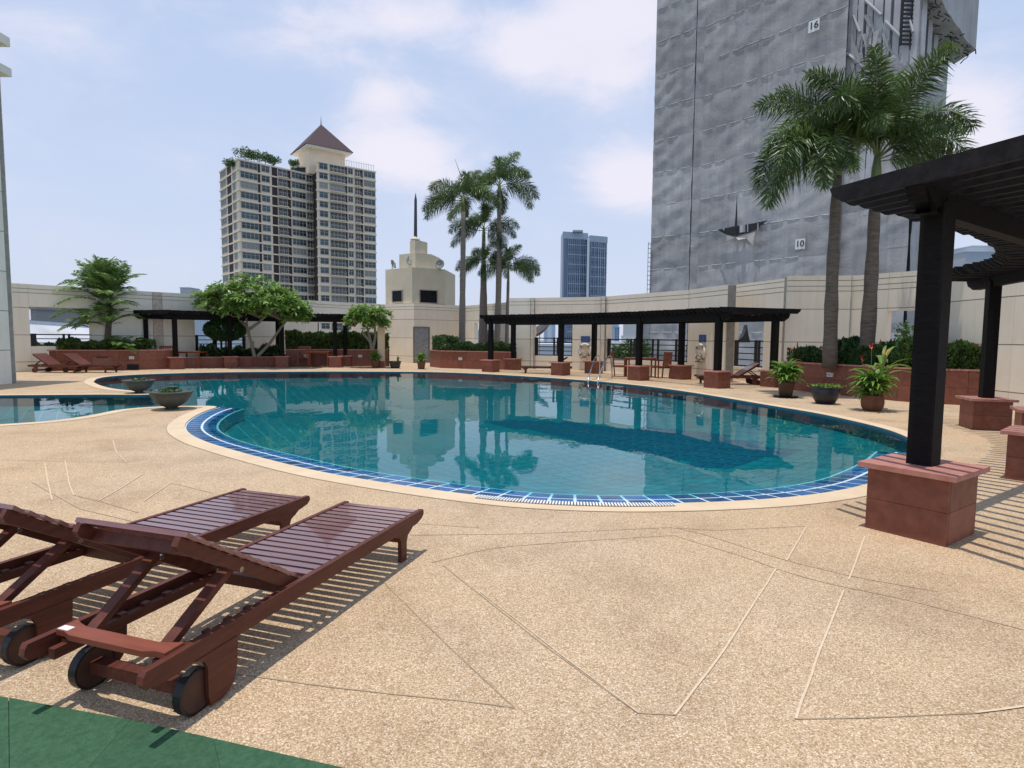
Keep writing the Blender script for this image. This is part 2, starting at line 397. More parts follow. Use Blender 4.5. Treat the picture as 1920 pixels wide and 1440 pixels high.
# ------------------------------------------------------------ pool outline (plan)
NEAR = [(1722, 848), (1704, 868), (1664, 892), (1622, 909), (1540, 925.5), (1440, 936), (1300, 943), (1150, 945), (1000, 939.5), (900, 930), (800, 917), (700, 902), (600, 884.5),
        (500, 861), (430, 842), (385, 828), (355, 813), (346, 802), (352, 790), (370, 778), (393, 768), (412, 762.5)]
SPIT = [(400, 761), (340, 761.5), (285, 763), (225, 768), (180, 777), (100, 789), (0, 796), (-120, 803)]
KID = [(-120, 742), (0, 741.5), (100, 740.7), (200, 740), (275, 740.5), (300, 738.5), (285, 735.5), (245, 732.5), (210, 728.5), (186, 722), (175, 716.5)]
FAR = [(180, 711), (197, 707), (232, 704), (300, 701), (400, 698.5), (520, 697.2), (650, 696.8), (815, 698), (900, 701), (980, 705.5), (1058, 710.5), (1150, 718), (1240, 728),
       (1340, 743), (1440, 760), (1530, 775), (1600, 790), (1660, 805), (1702, 821), (1724, 836)]
def PL(l): return [P(a, b) for a, b in l]
near = catmull(PL(NEAR), .1); spit = catmull(PL(SPIT), .2); kid = catmull(PL(KID), .2); far_ = catmull(PL(FAR), .15)
far_ = [p + Vector((0, 0, 0)) for p in far_]
OUT = near + spit + kid + far_
OUT = resample(OUT, .12, True)
for _ in range(3):
    OUT = [(OUT[i - 1] + OUT[i] * 2 + OUT[(i + 1) % len(OUT)]) / 4 for i in range(len(OUT))]
POOL = OUT

# ------------------------------------------------------------ walls (photo pixels of the top edge, all 3.25 m high)
ZT = 3.25
ZP = 0.81
def flat(v): return Vector((v.x, v.y, 0))
def wp(px, py, z=3.25): return flat(P(px, py, z))
W = {}
def sol(a, b, px):
    lo, hi = -.2, 1.2
    for _ in range(40):
        m = (lo + hi) / 2
        if proj(a.lerp(b, m) + Vector((0, 0, 1.4)))[0] < px: lo = m
        else: hi = m
    return lo
COURSES = [0, .37, 1.37, 2.38, 2.93, 3.08, 3.25]
def wall(name, label, a, b, openings=(), zt=ZT, cat='wall', m=None, thick=.24, piece=3.2, cat_tag=True, courses=COURSES, part_of=None):
    m = m or M_wall
    L = (b - a).length; u = (b - a).normalized(); n = Vector((u.y, -u.x, 0))
    root = part_of or thing(name, label, cat, tuple(a))
    ops = [(sol(a, b, o[0]) * L, sol(a, b, o[1]) * L, o[2], o[3]) for o in openings]
    xs = sorted({0.0, L} | {x for o in ops for x in o[:2] if 0 < x < L})
    joints = [L * i / max(1, round(L / piece)) for i in range(1, max(1, round(L / piece)))]
    xb = sorted(set(xs) | {j for j in joints if all(abs(j - x) > .5 for x in xs)})
    cs = [c for c in courses if c < zt - .05] + [zt]
    core = MB()
    for x0, x1 in zip(xs, xs[1:]):
        xm = (x0 + x1) / 2; op = [o for o in ops if o[0] < xm < o[1]]
        zr = [(0, zt - .012)] if not op else [(0, op[0][2] - .012), (op[0][3] + .012, zt - .012)]
        for z0, z1 in zr:
            if z1 - z0 < .02: continue
            e0 = .012 if x0 > 0 and not op else 0; e1 = .012 if x1 < L and not op else 0
            p0 = a + u * (x0 + e0); p1 = a + u * (x1 - e1)
            core.hexa([p0 - n * thick, p1 - n * thick, p1 - n * .018, p0 - n * .018][::1] and [tuple(q + Vector((0, 0, z0))) for q in (p0 - n * .018, p1 - n * .018, p1 - n * thick, p0 - n * thick)],
                      [tuple(q + Vector((0, 0, z1))) for q in (p0 - n * .018, p1 - n * .018, p1 - n * thick, p0 - n * thick)])
    core.build('wall_core', M_groove if thick < .3 else M_groove, root, world=True)
    back = MB()
    g = .011
    for x0, x1 in zip(xb, xb[1:]):
        xm = (x0 + x1) / 2; op = [o for o in ops if o[0] < xm < o[1]]
        for c0, c1 in zip(cs, cs[1:]):
            cells = [(c0 + (g if c0 > 0 else 0), c1 - (g if c1 < zt else 0))]
            if op:
                o = op[0]; new = []
                for z0, z1 in cells:
                    if z1 <= o[2] or z0 >= o[3]: new.append((z0, z1)); continue
                    if z0 < o[2]: new.append((z0, o[2]))
                    if z1 > o[3]: new.append((o[3], z1))
                cells = new
            for z0, z1 in cells:
                if z1 - z0 < .03: continue
                e = .003
                p0 = a + u * (x0 + e); p1 = a + u * (x1 - e)
                q = MB().hexa([tuple(k + Vector((0, 0, z0))) for k in (p0, p1, p1 - n * (thick + .02), p0 - n * (thick + .02))],
                              [tuple(k + Vector((0, 0, z1))) for k in (p0, p1, p1 - n * (thick + .02), p0 - n * (thick + .02))])
                q.build('panel', m, root, world=True)
    return root, a, b, n

# ------------------------------------------------------------ deck, coping, pool
def ring_mesh(inner, outer, z, closed=True, dz=0.0):
    n = len(inner); v = []; f = []
    for i in range(n):
        zz = z + dz * i / n
        v.append((inner[i].x, inner[i].y, zz)); v.append((outer[i].x, outer[i].y, zz))
    for i in range(n if closed else n - 1):
        j = (i + 1) % n; f.append((2 * i, 2 * i + 1, 2 * j + 1, 2 * j))
    mb = MB(); mb.add(v, f); return mb
def up(mb):          # make faces look up
    for k, f in enumerate(mb.f):
        a, b, c = (Vector(mb.v[i]) for i in f[:3])
        if (b - a).cross(c - a).z < 0: mb.f[k] = f[::-1]
    return mb
outer_deck = [Vector(p) for p in [(-34, -14, 0), (22, -14, 0), (22, 12, 0), (19, 20, 0), (14, 27, 0), (6, 33, 0), (-2, 38, 0), (-14, 39, 0), (-24, 36, 0), (-34, 28, 0)]]
tri = tessellate_polygon([outer_deck, POOL])
allv = outer_deck + POOL
mb = up(MB().add([(p.x, p.y, 0) for p in allv], tri))
deck = mb.build('pool_deck', M_deck); tag(deck, kind='structure')
# slab edge of the roof terrace below the deck
mb = MB()
n = len(outer_deck)
for i in range(n):
    a, b = outer_deck[i], outer_deck[(i + 1) % n]
    mb.add([(a.x, a.y, 0), (b.x, b.y, 0), (b.x, b.y, -24), (a.x, a.y, -24)], [(0, 1, 2, 3)])
mb.build('podium_side', M_wall, deck)
cop_o = offset(POOL, .24, True)
up(ring_mesh(POOL, cop_o, .004, True, .004)).build('coping', M_cop, deck)
jo = offset(POOL, .25, True); 
up(ring_mesh(cop_o, jo, .0035, True, .0005)).build('coping_joint', M_jdark, deck)
for i in range(0):
    pass
def strip(pts, w, z, m, name, wob=.001):
    ps = resample([P(a, b) for a, b in pts], .12)
    ps = [p + Vector((random.uniform(-wob, wob), random.uniform(-wob, wob), 0)) for p in ps]
    l = offset(ps, w / 2); r = offset(ps, -w / 2)
    up(ring_mesh(l, r, z, False)).build(name, m, deck)
DJ = .006
dark = [[(810, 1055), (900, 1033), (950, 1025), (1100, 1014), (1262, 1004), (1400, 1046), (1455, 1067), (1540, 1092), (1700, 1125), (1960, 1192)],
        [(770, 1004), (1000, 1001), (1265, 989), (1330, 1005), (1475, 1052), (1600, 1082), (1760, 1110)],
        [(830, 1060), (1020, 1210), (1195, 1337)], [(719, 1092), (830, 1202), (966, 1328)], [(966, 1328), (860, 1314), (745, 1303), (600, 1287), (430, 1262)],
        [(1195, 1338), (1265, 1341)], [(1492, 1349), (1650, 1346), (1830, 1338)], [(1268, 990), (1340, 995), (1510, 987)],
        [(0, 862), (120, 866), (260, 866)], [(0, 880), (70, 878)], [(138, 929), (185, 940), (260, 962)], [(320, 906), (400, 925)], [(780, 982), (900, 990)],
        [(60, 905), (150, 955), (300, 990), (420, 1010)]]
light = [[(1455, 1067), (1350, 1232), (1265, 1341)], [(1512, 988), (1475, 1052)], [(1582, 1108), (1535, 1225), (1492, 1349)], [(1622, 1006), (1592, 1088)],
         [(84, 868), (90, 905), (98, 938)], [(122, 864), (129, 905), (138, 929)], [(212, 826), (218, 848), (238, 868)], [(186, 939), (228, 915), (268, 889)], [(270, 940), (322, 905)], [(1830, 1338), (1980, 1318)], [(900, 1110), (1060, 1235), (1195, 1337)]]
for k, l in enumerate(dark): strip(l, .006, .0022 + .0001 * k, M_jdark, 'dark_joint')
for k, l in enumerate(light): strip(l, .010 if k != 10 else .004, .0045 + .0001 * k, M_joint, 'pale_joint', .0015)

pool = thing('swimming_pool', 'free form swimming pool of blue and teal tiles filled with clear water', 'pool', (2, 14, -1.12))
tag(pool, kind='structure')
DEP = -1.05
# basin: dished floor that rises towards the rim
PA = np.array([(p.x, p.y) for p in POOL])
def fz(x, y):
    d = math.sqrt(((PA[:, 0] - x) ** 2 + (PA[:, 1] - y) ** 2).min()); t = min(1, d / 4.2); return -.26 - .50 * t * t * (3 - 2 * t)
mb = MB(); n = len(POOL)
for i in range(n):
    a, b = POOL[i], POOL[(i + 1) % n]
    mb.add([(a.x, a.y, .0), (b.x, b.y, .0), (b.x, b.y, -.5), (a.x, a.y, -.5)], [(0, 1, 2, 3)])
mb.build('basin_wall', mat('pool wall teal tile', (.02, .12, .17), rough=.6, scale=8), pool, world=True)
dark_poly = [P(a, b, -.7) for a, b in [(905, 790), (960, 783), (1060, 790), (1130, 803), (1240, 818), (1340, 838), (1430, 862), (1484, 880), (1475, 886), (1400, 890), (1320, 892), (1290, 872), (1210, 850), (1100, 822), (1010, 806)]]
ang = R(33); cu, su = math.cos(ang), math.sin(ang); TS = .30; G = .017
cells = []; zc_ = {}
def cz(i, j):
    if (i, j) not in zc_:
        x = (i * TS) * cu - (j * TS) * su + 2; y = (i * TS) * su + (j * TS) * cu + 14; zc_[(i, j)] = (x, y, fz(x, y))
    return zc_[(i, j)]
bed = MB()
for i in range(-90, 90):
    for j in range(-90, 90):
        x = ((i + .5) * TS) * cu - ((j + .5) * TS) * su + 2; y = ((i + .5) * TS) * su + ((j + .5) * TS) * cu + 14
        if not (-19 < x < 9 and 4.5 < y < 27.5): continue
        if not inside((x, y), POOL):
            if not any(inside((x + dx, y + dy), POOL) for dx in (-.25, .25) for dy in (-.25, .25)): continue
        q = [cz(i, j), cz(i + 1, j), cz(i + 1, j + 1), cz(i, j + 1)]
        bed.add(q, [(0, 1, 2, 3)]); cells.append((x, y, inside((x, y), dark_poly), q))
bed.build('basin_bed', M_floor_g, pool, world=True)
cells.sort(key=lambda c: (c[0] * .6) ** 2 + c[1] ** 2)
def tq(q):
    c = [sum(p[k] for p in q) / 4 for k in range(3)]; r = 1 - G / TS
    return [(c[0] + (p[0] - c[0]) * r, c[1] + (p[1] - c[1]) * r, c[2] + (p[2] - c[2]) * r) for p in q]
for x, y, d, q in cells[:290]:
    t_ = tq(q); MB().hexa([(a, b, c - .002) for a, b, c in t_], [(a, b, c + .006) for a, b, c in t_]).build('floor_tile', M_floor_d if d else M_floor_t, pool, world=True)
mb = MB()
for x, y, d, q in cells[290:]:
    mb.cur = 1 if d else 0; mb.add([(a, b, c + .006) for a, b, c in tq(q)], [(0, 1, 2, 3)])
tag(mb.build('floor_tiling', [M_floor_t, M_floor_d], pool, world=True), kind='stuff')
# tiled beach band round the near and right side
band = [p for p in near]
ext = catmull(PL(FAR[13:]), .1)
bl = band           # travels right side, near side leftwards to the spit tip
bl = resample(bl, .245)
o1 = offset(bl, -.022); o2 = offset(bl, -.22); o3 = offset(bl, -.255); o4 = offset(bl, -.445); o5 = offset(bl, -.475); oo = offset(bl, .0)
WZ = -.034
def zat(d): return -.008 - .038 * d / .475
fb = MB(); v = []
for i in range(len(bl)):
    v += [(bl[i].x, bl[i].y, zat(0) - .0025), (o5[i].x, o5[i].y, zat(.475) - .0025)]
fb.add(v, [(2 * i, 2 * i + 1, 2 * i + 3, 2 * i + 2) for i in range(len(bl) - 1)]); up(fb)
v = []
for i in range(len(bl)):
    v += [(o5[i].x, o5[i].y, zat(.475) - .0025), (o5[i].x, o5[i].y, -.6)]
fb.add(v, [(2 * i, 2 * i + 1, 2 * i + 3, 2 * i + 2) for i in range(len(bl) - 1)])
fb.build('edge_bed', M_grout, pool, world=True)
for a_, b_, d0, d1 in ((o1, o2, .022, .22), (o3, o4, .255, .445)):
    for i in range(len(bl) - 1):
        t0, t1 = .06, .94
        q = [a_[i].lerp(a_[i + 1], t0), a_[i].lerp(a_[i + 1], t1), b_[i].lerp(b_[i + 1], t1), b_[i].lerp(b_[i + 1], t0)]
        zs = [zat(d0), zat(d0), zat(d1), zat(d1)]
        up_ = [(p.x, p.y, z) for p, z in zip(q, zs)]; lo_ = [(p.x, p.y, z - .0035) for p, z in zip(q, zs)]
        mb = MB(); mb.add(lo_ + up_, [(4, 5, 6, 7), (0, 1, 5, 4), (1, 2, 6, 5), (2, 3, 7, 6), (3, 0, 4, 7)]); 
        mb.build('edge_tile', M_tileblue, pool, world=True)
# overflow grating on the near side
gr = MB(); gl = resample([p for p in near if 880 < proj(p)[0] < 1260], .026); g0 = offset(gl, .004); g1_ = offset(gl, .10)
for i in range(len(gl)):
    d = (g1_[i] - g0[i]).normalized(); s = Vector((-d.y, d.x, 0)) * .007
    gr.hexa([tuple(p + Vector((0, 0, .008))) for p in (g0[i] - s, g1_[i] - s, g1_[i] + s, g0[i] + s)][::-1], [tuple(p + Vector((0, 0, .015))) for p in (g0[i] - s, g1_[i] - s, g1_[i] + s, g0[i] + s)][::-1])
tag(gr.build('overflow_grating', M_white, pool, world=True), kind='stuff')
up(ring_mesh(g0, g1_, .0085, False)).build('channel_shade_strip', mat('channel shade', (.12, .10, .08)), pool, world=True)  # flat strip under the slats, the channel's shade put into its dark colour
tri = tessellate_polygon([POOL])
wt = up(MB().add([(p.x, p.y, WZ) for p in POOL], tri)).build('pool_water', M_water); tag(wt, kind='structure')

# ------------------------------------------------------------ planters
def planter(name, label, pts, hgt=ZP, depth=1.0, slab=.72, rows=2, hide_soil=False):
    pts = [flat(p) for p in pts]
    root = thing(name, label, 'planter', tuple(pts[0]))
    fl = resample(pts, slab); bk = offset(fl, depth)
    c = MB(); q = offset(fl, .02)
    n = len(fl); v = []
    for i in range(n):
        v += [(q[i].x, q[i].y, 0), (q[i].x, q[i].y, hgt - .06), (bk[i].x, bk[i].y, hgt - .06), (bk[i].x, bk[i].y, 0)]
    f = []
    for i in range(n - 1):
        for k in range(4):
            a = 4 * i + k; b = 4 * i + (k + 1) % 4; f.append((a, a + 4, b + 4, b))
    f += [(0, 1, 2, 3), tuple(4 * (n - 1) + k for k in (3, 2, 1, 0))]
    c.add(v, f); c.build('planter_body', M_soil, root, world=True)
    for i in range(n - 1):
        a, b = fl[i], fl[i + 1]; u = (b - a).normalized(); nn = Vector((u.y, -u.x, 0))
        for r in range(rows):
            z0 = (hgt - .04) * r / rows + .003; z1 = (hgt - .04) * (r + 1) / rows - .003
            sh = 0
            p0 = a + u * .003; p1 = b - u * .003; pr = random.uniform(0, .003)
            MB().hexa([tuple(k + Vector((0, 0, z0))) for k in (p0 + nn * pr, p1 + nn * pr, p1 - nn * .03, p0 - nn * .03)],
                      [tuple(k + Vector((0, 0, z1))) for k in (p0 + nn * pr, p1 + nn * pr, p1 - nn * .03, p0 - nn * .03)]).build('granite_slab', M_gran, root, world=True)
        MB().hexa([tuple(k + Vector((0, 0, hgt - .04))) for k in (a + nn * .035 + u * .002, b + nn * .035 - u * .002, b - nn * .22, a - nn * .22)],
                  [tuple(k + Vector((0, 0, hgt))) for k in (a + nn * .035 + u * .002, b + nn * .035 - u * .002, b - nn * .22, a - nn * .22)]).build('cap_stone', M_cap, root, world=True)
    return root, fl
plL, flL = planter('granite_planter', 'long red granite planter on the left under the bushy palm', [P(24, 696.5), P(160, 695), P(255, 693.5), P(330, 691.5)])
plM, flM = planter('granite_planter', 'low red granite planter under the plumeria behind the left pergola', [P(345, 690.5), P(440, 689), P(534, 688)], hgt=.48, depth=1.6, rows=1)
plH, flH = planter('granite_planter', 'red granite planter holding the dense dark hedge beside the shower', [P(536, 687.5), P(620, 686.8), P(728, 687)])
plC, flC = planter('granite_planter', 'red granite planter at the foot of the group of tall palms', [P(806, 687.3), P(826, 690), P(870, 691.5), P(958, 693.5)])
plR, flR = planter('granite_planter', 'red granite planter at the right holding two thick palms and shrubs', [P(1468, 729.5), P(1522, 735), P(1613, 745), P(1711, 755), P(1800, 759.5), P(1886, 763.5)])

# ------------------------------------------------------------ terrace walls
wL, *_ = wall('terrace_wall', 'leftmost cream terrace wall with a long window opening above the planter', wp(10, 530), wp(285, 547), [(57, 172, .95, 2.43)])
pil, *_ = wall('wall_pilaster', 'narrow warm brown pilaster between the cream walls above the left pergola', wp(285.5, 547.0), wp(303, 548.0), m=mat('brownish render', (.60, .53, .43), rough=.8), thick=.3, cat='pilaster')
wA, *_ = wall('terrace_wall', 'cream terrace wall behind the plumeria trees with two openings', wp(303.5, 548), wp(722, 571), [(366, 461, .6, 2.3), (596, 664, 1.5, 2.15)])
# spire pavilion
tw = thing('spire_pavilion', 'cream octagonal roof pavilion with stepped top and dark needle spire', 'building', tuple(wp(775, 565)))
c0, c1, c2 = wp(721, 570.5), wp(776, 568.6), wp(866, 573)
wall('x', '', c0, c1, part_of=tw, m=M_walllit); wall('x', '', c1, c2, part_of=tw, m=M_walllit)
Yc = c1.y
cw = mat('pavilion cream', (.62, .56, .43), rough=.8, scale=1.5, col2=(.54, .49, .38))
def prism(pts, z0, z1, name, m, par):
    n = len(pts); mb = MB(); mb.add([(p.x, p.y, z0) for p in pts] + [(p.x, p.y, z1) for p in pts],
        [tuple(range(n))[::-1], tuple(range(n, 2 * n))] + [(i, (i + 1) % n, n + (i + 1) % n, n + i) for i in range(n)])
    return mb.build(name, m, par, world=True)
def oct_block(pl, pc, pr, Y, y0, y1, name, dpt):
    a = V(pl, 560, Y + dpt * .45); b = V(pc, 560, Y); c = V(pr, 560, Y + dpt * .3); 
    z0 = V(pc, y0, Y).z; z1 = V(pc, y1, Y).z
    back = [flat(c) + Vector((.3, dpt, 0)), flat(a) + Vector((.2, dpt, 0))]
    return prism([flat(a), flat(b), flat(c)] + back, z0, z1, name, cw, tw), (a, b, c, z0, z1)
ub, (ta, tb, tcc, tz0, tz1) = oct_block(723, 773, 834, Yc + .3, 568, 501, 'upper_block', 3.0)
oct_block(749, 779, 809, Yc + 1.1, 502, 474, 'middle_block', 1.8)
oct_block(769, 778.5, 788.5, Yc + 1.4, 475, 450, 'top_block', .7)
ped = V(778.5, 450, Yc + 1.8)
MB().lathe([(.28, 0), (.26, .06), (.12, .14), (.09, .2)], 12, tuple(ped)).build('spire_base', cw, tw, world=True)
sp0 = V(779, 446, Yc + 1.8); sp1 = V(779.3, 362, Yc + 1.8)
MB().tube([sp0, sp0.lerp(sp1, .85), sp1], [.10, .075, .01], 8).build('spire', mat('spire metal', (.07, .075, .085), rough=.5, metal=.3), tw, world=True)
def on_face(a, b, px): return sol(flat(a), flat(b), px)
def pav_win(a, b, p0, p1, y0, y1):
    u = (flat(b) - flat(a)); t0 = on_face(a, b, p0); t1 = on_face(a, b, p1); A = flat(a).lerp(flat(b), t0); B = flat(a).lerp(flat(b), t1)
    d = (B - A).normalized(); n_ = Vector((d.y, -d.x, 0)); z0 = V(p0, y1, A.y).z; z1 = V(p0, y0, A.y).z
    f = MB()
    for q0, q1, za, zb in ((A, B, z1, z1 + .05), (A, B, z0 - .05, z0), (A, A + d * .05, z0, z1), (B - d * .05, B, z0, z1)):
        f.hexa([tuple(k + Vector((0, 0, za))) for k in (q0 + n_ * .05, q1 + n_ * .05, q1, q0)], [tuple(k + Vector((0, 0, zb))) for k in (q0 + n_ * .05, q1 + n_ * .05, q1, q0)])
    w = f.build('window', mat('window frame beige', (.35, .32, .27)), tw, world=True)
    MB().hexa([tuple(k + Vector((0, 0, z0))) for k in (A + n_ * .012, B + n_ * .012, B, A)], [tuple(k + Vector((0, 0, z1))) for k in (A + n_ * .012, B + n_ * .012, B, A)]).build('pane', M_glassd, w, world=True)
M_glassd = mat('dark glass', (.010, .012, .016), rough=.3, spec=.12)
pav_win(ta, tb, 736, 756, 546, 566); pav_win(tb, tcc, 786, 820.5, 544, 567)
# grey door
dA = c1.lerp(c2, on_face(c1, c2, 776.5)); dB = c1.lerp(c2, on_face(c1, c2, 803)); dd = (dB - dA).normalized(); dn = Vector((dd.y, -dd.x, 0))
dh = V(790, 615, (dA.y + dB.y) / 2).z
fr = MB()
for q0, q1, za, zb in ((dA - dd * .07, dB + dd * .07, dh, dh + .07), (dA - dd * .07, dA, 0, dh), (dB, dB + dd * .07, 0, dh)):
    fr.hexa([tuple(k + Vector((0, 0, za))) for k in (q0 + dn * .06, q1 + dn * .06, q1, q0)], [tuple(k + Vector((0, 0, zb))) for k in (q0 + dn * .06, q1 + dn * .06, q1, q0)])
dr = MB().hexa([tuple(k) for k in (dA + dn * .025, dB + dn * .025, dB - dn * .01, dA - dn * .01)], [tuple(k + Vector((0, 0, dh))) for k in (dA + dn * .025, dB + dn * .025, dB - dn * .01, dA - dn * .01)]).build('door', mat('grey door paint', (.27, .28, .29), rough=.6), tw, world=True)
fr.build('door_frame', mat('door frame taupe', (.22, .19, .16)), dr, world=True)
MB().tube([dB - dd * .12 + dn * .06 + Vector((0, 0, .95)), dB - dd * .22 + dn * .06 + Vector((0, 0, .95))], .015, 6).build('door_handle', M_steel, dr, world=True)

wall('terrace_wall', 'cream terrace wall with a narrow opening behind the tall palm group', wp(867, 574), wp(954, 566.5), [(889, 933, .9, 2.25)])
wall('terrace_wall', 'short grey cream wall block between the palm group and the bright thin pilaster', wp(954.5, 559), wp(995, 558.6), thick=.3)
wall('wall_pilaster', 'thin bright pilaster left of the opening with the satellite dish', wp(995.5, 558.3), wp(1001.5, 558.28), m=mat('bright render', (.72, .68, .58)), thick=.4, cat='pilaster')
wall('terrace_wall', 'cream terrace wall carrying the left life ring and the railed opening with a dish', wp(1002, 558.6), wp(1127, 556.3), [(1001.9, 1073, .62, 2.15)], m=M_walllit)
wall('wall_pilaster', 'thin bright pilaster right of the left life ring', wp(1127.5, 555.5), wp(1135, 555.45), m=mat('bright render', (.72, .68, .58)), thick=.4, cat='pilaster')
wall('terrace_wall', 'cream terrace wall with the widest railed opening behind the table and chairs', wp(1135.5, 556), wp(1292, 543.4), [(1136.5, 1291.9, .55, 2.15)], m=M_walllit, thick=.3)
wall('terrace_wall', 'cream terrace wall carrying the right life ring', wp(1292.5, 543.2), wp(1365, 533.6), m=M_walllit, thick=.32)
wall('terrace_wall', 'cream terrace wall with a small railed opening behind the right sun lounger', wp(1367, 536, 3.34), wp(1474, 518.5, 3.4), [(1373, 1431, .48, 2.2)], m=M_walllit, zt=3.35)
wall('terrace_wall', 'tall cream terrace wall left of the thick palm trunks', wp(1476, 517, 3.4), wp(1597, 516.5, 3.4), m=M_walllit, zt=3.4)
wall('terrace_wall', 'cream terrace wall with a wide opening behind the right planter shrubs', wp(1598, 517, 3.4), wp(1910, 492, 3.4), [(1661, 1842, .75, 2.3)], m=M_walllit, zt=3.4)
ra = flat(P(1889, 768)); rb = flat(P(2060, 790))
wall('terrace_wall', 'smooth cream wall block at the right edge beside the pergola', ra, rb, m=M_walllit, zt=3.0, thick=.4)
wall('terrace_wall', 'end face of x', ra + Vector((.1, 3.0, 0)), ra, m=M_walllit, zt=3.0, thick=.1)['dummy' if False else 0]['label'] = 'short cream return wall closing the right planter'
# railings in the openings
def railing(label, a, b, z0, z1, px0, px1, posts):
    """a-b wall line; posts given in photo pixels"""
    root = thing('railing', label, 'railing', tuple(a.lerp(b, sol(a, b, px0))), group='black steel railings in the wall openings')
    u = (b - a).normalized(); n = Vector((u.y, -u.x, 0)); L = (b - a).length
    A = a.lerp(b, sol(a, b, px0)) - n * .1; B = a.lerp(b, sol(a, b, px1)) - n * .1
    for k in range(5):
        z = z0 + .03 + (z1 - z0 - .06) * k / 4
        hh = .045 if k in (0, 4) else .035
        MB().beam(A + Vector((0, 0, z)), B + Vector((0, 0, z)), .04, hh).build('rail', M_black, root, world=True)
    for p, w in posts:
        c = a.lerp(b, sol(a, b, p)) - n * .1
        MB().obox(c, u, n, w / 2, .03, z0, z1 + .005).build('post', M_black, root, world=True)
railing('black rail in the leftmost opening beside the bushy palm', wp(10, 530), wp(285, 547), .72, 1.42, 58, 171, [(63, .2), (121, .07), (131, .07)])
railing('black rail behind the round topiary tree', wp(303.5, 548), wp(722, 571), .62, 1.42, 366, 461, [(369.5, .14), (405, .08), (416, .08), (458, .12)])
railing('black rail below the satellite dish', wp(1002, 558.6), wp(1127, 556.3), .62, 1.45, 1002, 1073, [(1004.5, .17), (1038, .08), (1044, .06), (1072, .05)])
railing('longest black rail behind the table and chairs', wp(1135.5, 556), wp(1292, 543.4), .56, 1.42, 1137, 1291, [(1139, .17), (1180, .07), (1187, .07), (1221, .07), (1231, .07), (1265, .08), (1277, .06)])
railing('short black rail behind the right sun lounger', wp(1367, 536, 3.34), wp(1474, 518.5, 3.4), .5, 1.41, 1373, 1430, [(1377, .17), (1413, .09), (1419, .07)])
railing('black rail half hidden by shrubs in the right opening', wp(1598, 517, 3.4), wp(1910, 492, 3.4), .75, 1.38, 1662, 1842, [(1664, .06), (1745, .06), (1790, .06)])

# ------------------------------------------------------------ block at the left edge
cA = flat(P(23, 719)); 
blk = thing('hotel_block', 'cream hotel wall corner with projecting ledges at the left edge', 'building', tuple(cA))
wall('x', '', cA + Vector((0, -10, 0)), cA, part_of=blk, zt=13.2, courses=[0] + [.95 + 1.1 * i for i in range(27)], piece=3.4, thick=.3)
wall('x', '', cA + Vector((-.05, .22, 0)), cA + Vector((-9, .22, 0)), part_of=blk, zt=13.2, courses=[0] + [.95 + 1.1 * i for i in range(27)], piece=4, thick=.2)
for yy, hh in ((143, .22), (86.5, .24)):
    z = V(24, yy, cA.y).z
    MB().box(cA.x - 8, cA.x + .40, cA.y - 9, cA.y + .06, z, z + hh).build('ledge', M_wall, blk, world=True)
# ------------------------------------------------------------ city beyond
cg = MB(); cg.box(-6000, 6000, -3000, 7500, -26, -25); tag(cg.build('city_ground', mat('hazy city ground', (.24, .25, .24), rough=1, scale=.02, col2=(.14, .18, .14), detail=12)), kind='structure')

M_cream = mat('condo cream render', (.80, .68, .52), rough=.8, scale=.3, col2=(.70, .60, .47)); M_brown = mat('condo brown recess', (.045, .03, .032), rough=.8, scale=.5)
M_glassb = mat('bluish window glass', (.03, .065, .08), rough=.12, spec=.5, rnd=.6); M_frame = mat('condo window frame', (.50, .48, .45), rough=.6)
M_curt = mat('curtained glass', (.22, .22, .21), rough=.3, rnd=.4)
M_tile = mat('purple brown roof tile', (.085, .052, .055), rough=.85, scale=.8, col2=(.06, .038, .042), stretch=(1, 1, 6))
condo = thing('condominium_tower', 'tall cream condominium tower with balconies and brown pyramid roof', 'building', tuple(flat(V(453, 600, 170))))
K = [flat(V(418.5, 560, 184)), flat(V(453, 560, 170)), flat(V(589, 560, 186)), flat(V(597, 560, 181)), flat(V(706, 560, 192.5))]
K.append(K[4] + Vector((-7.5, 26, 0))); K.append(K[0] + Vector((10, 24, 0)))
ztop = V(453, 297, 170).z; fh = 2.76
pent = ztop + fh
zbase = -25
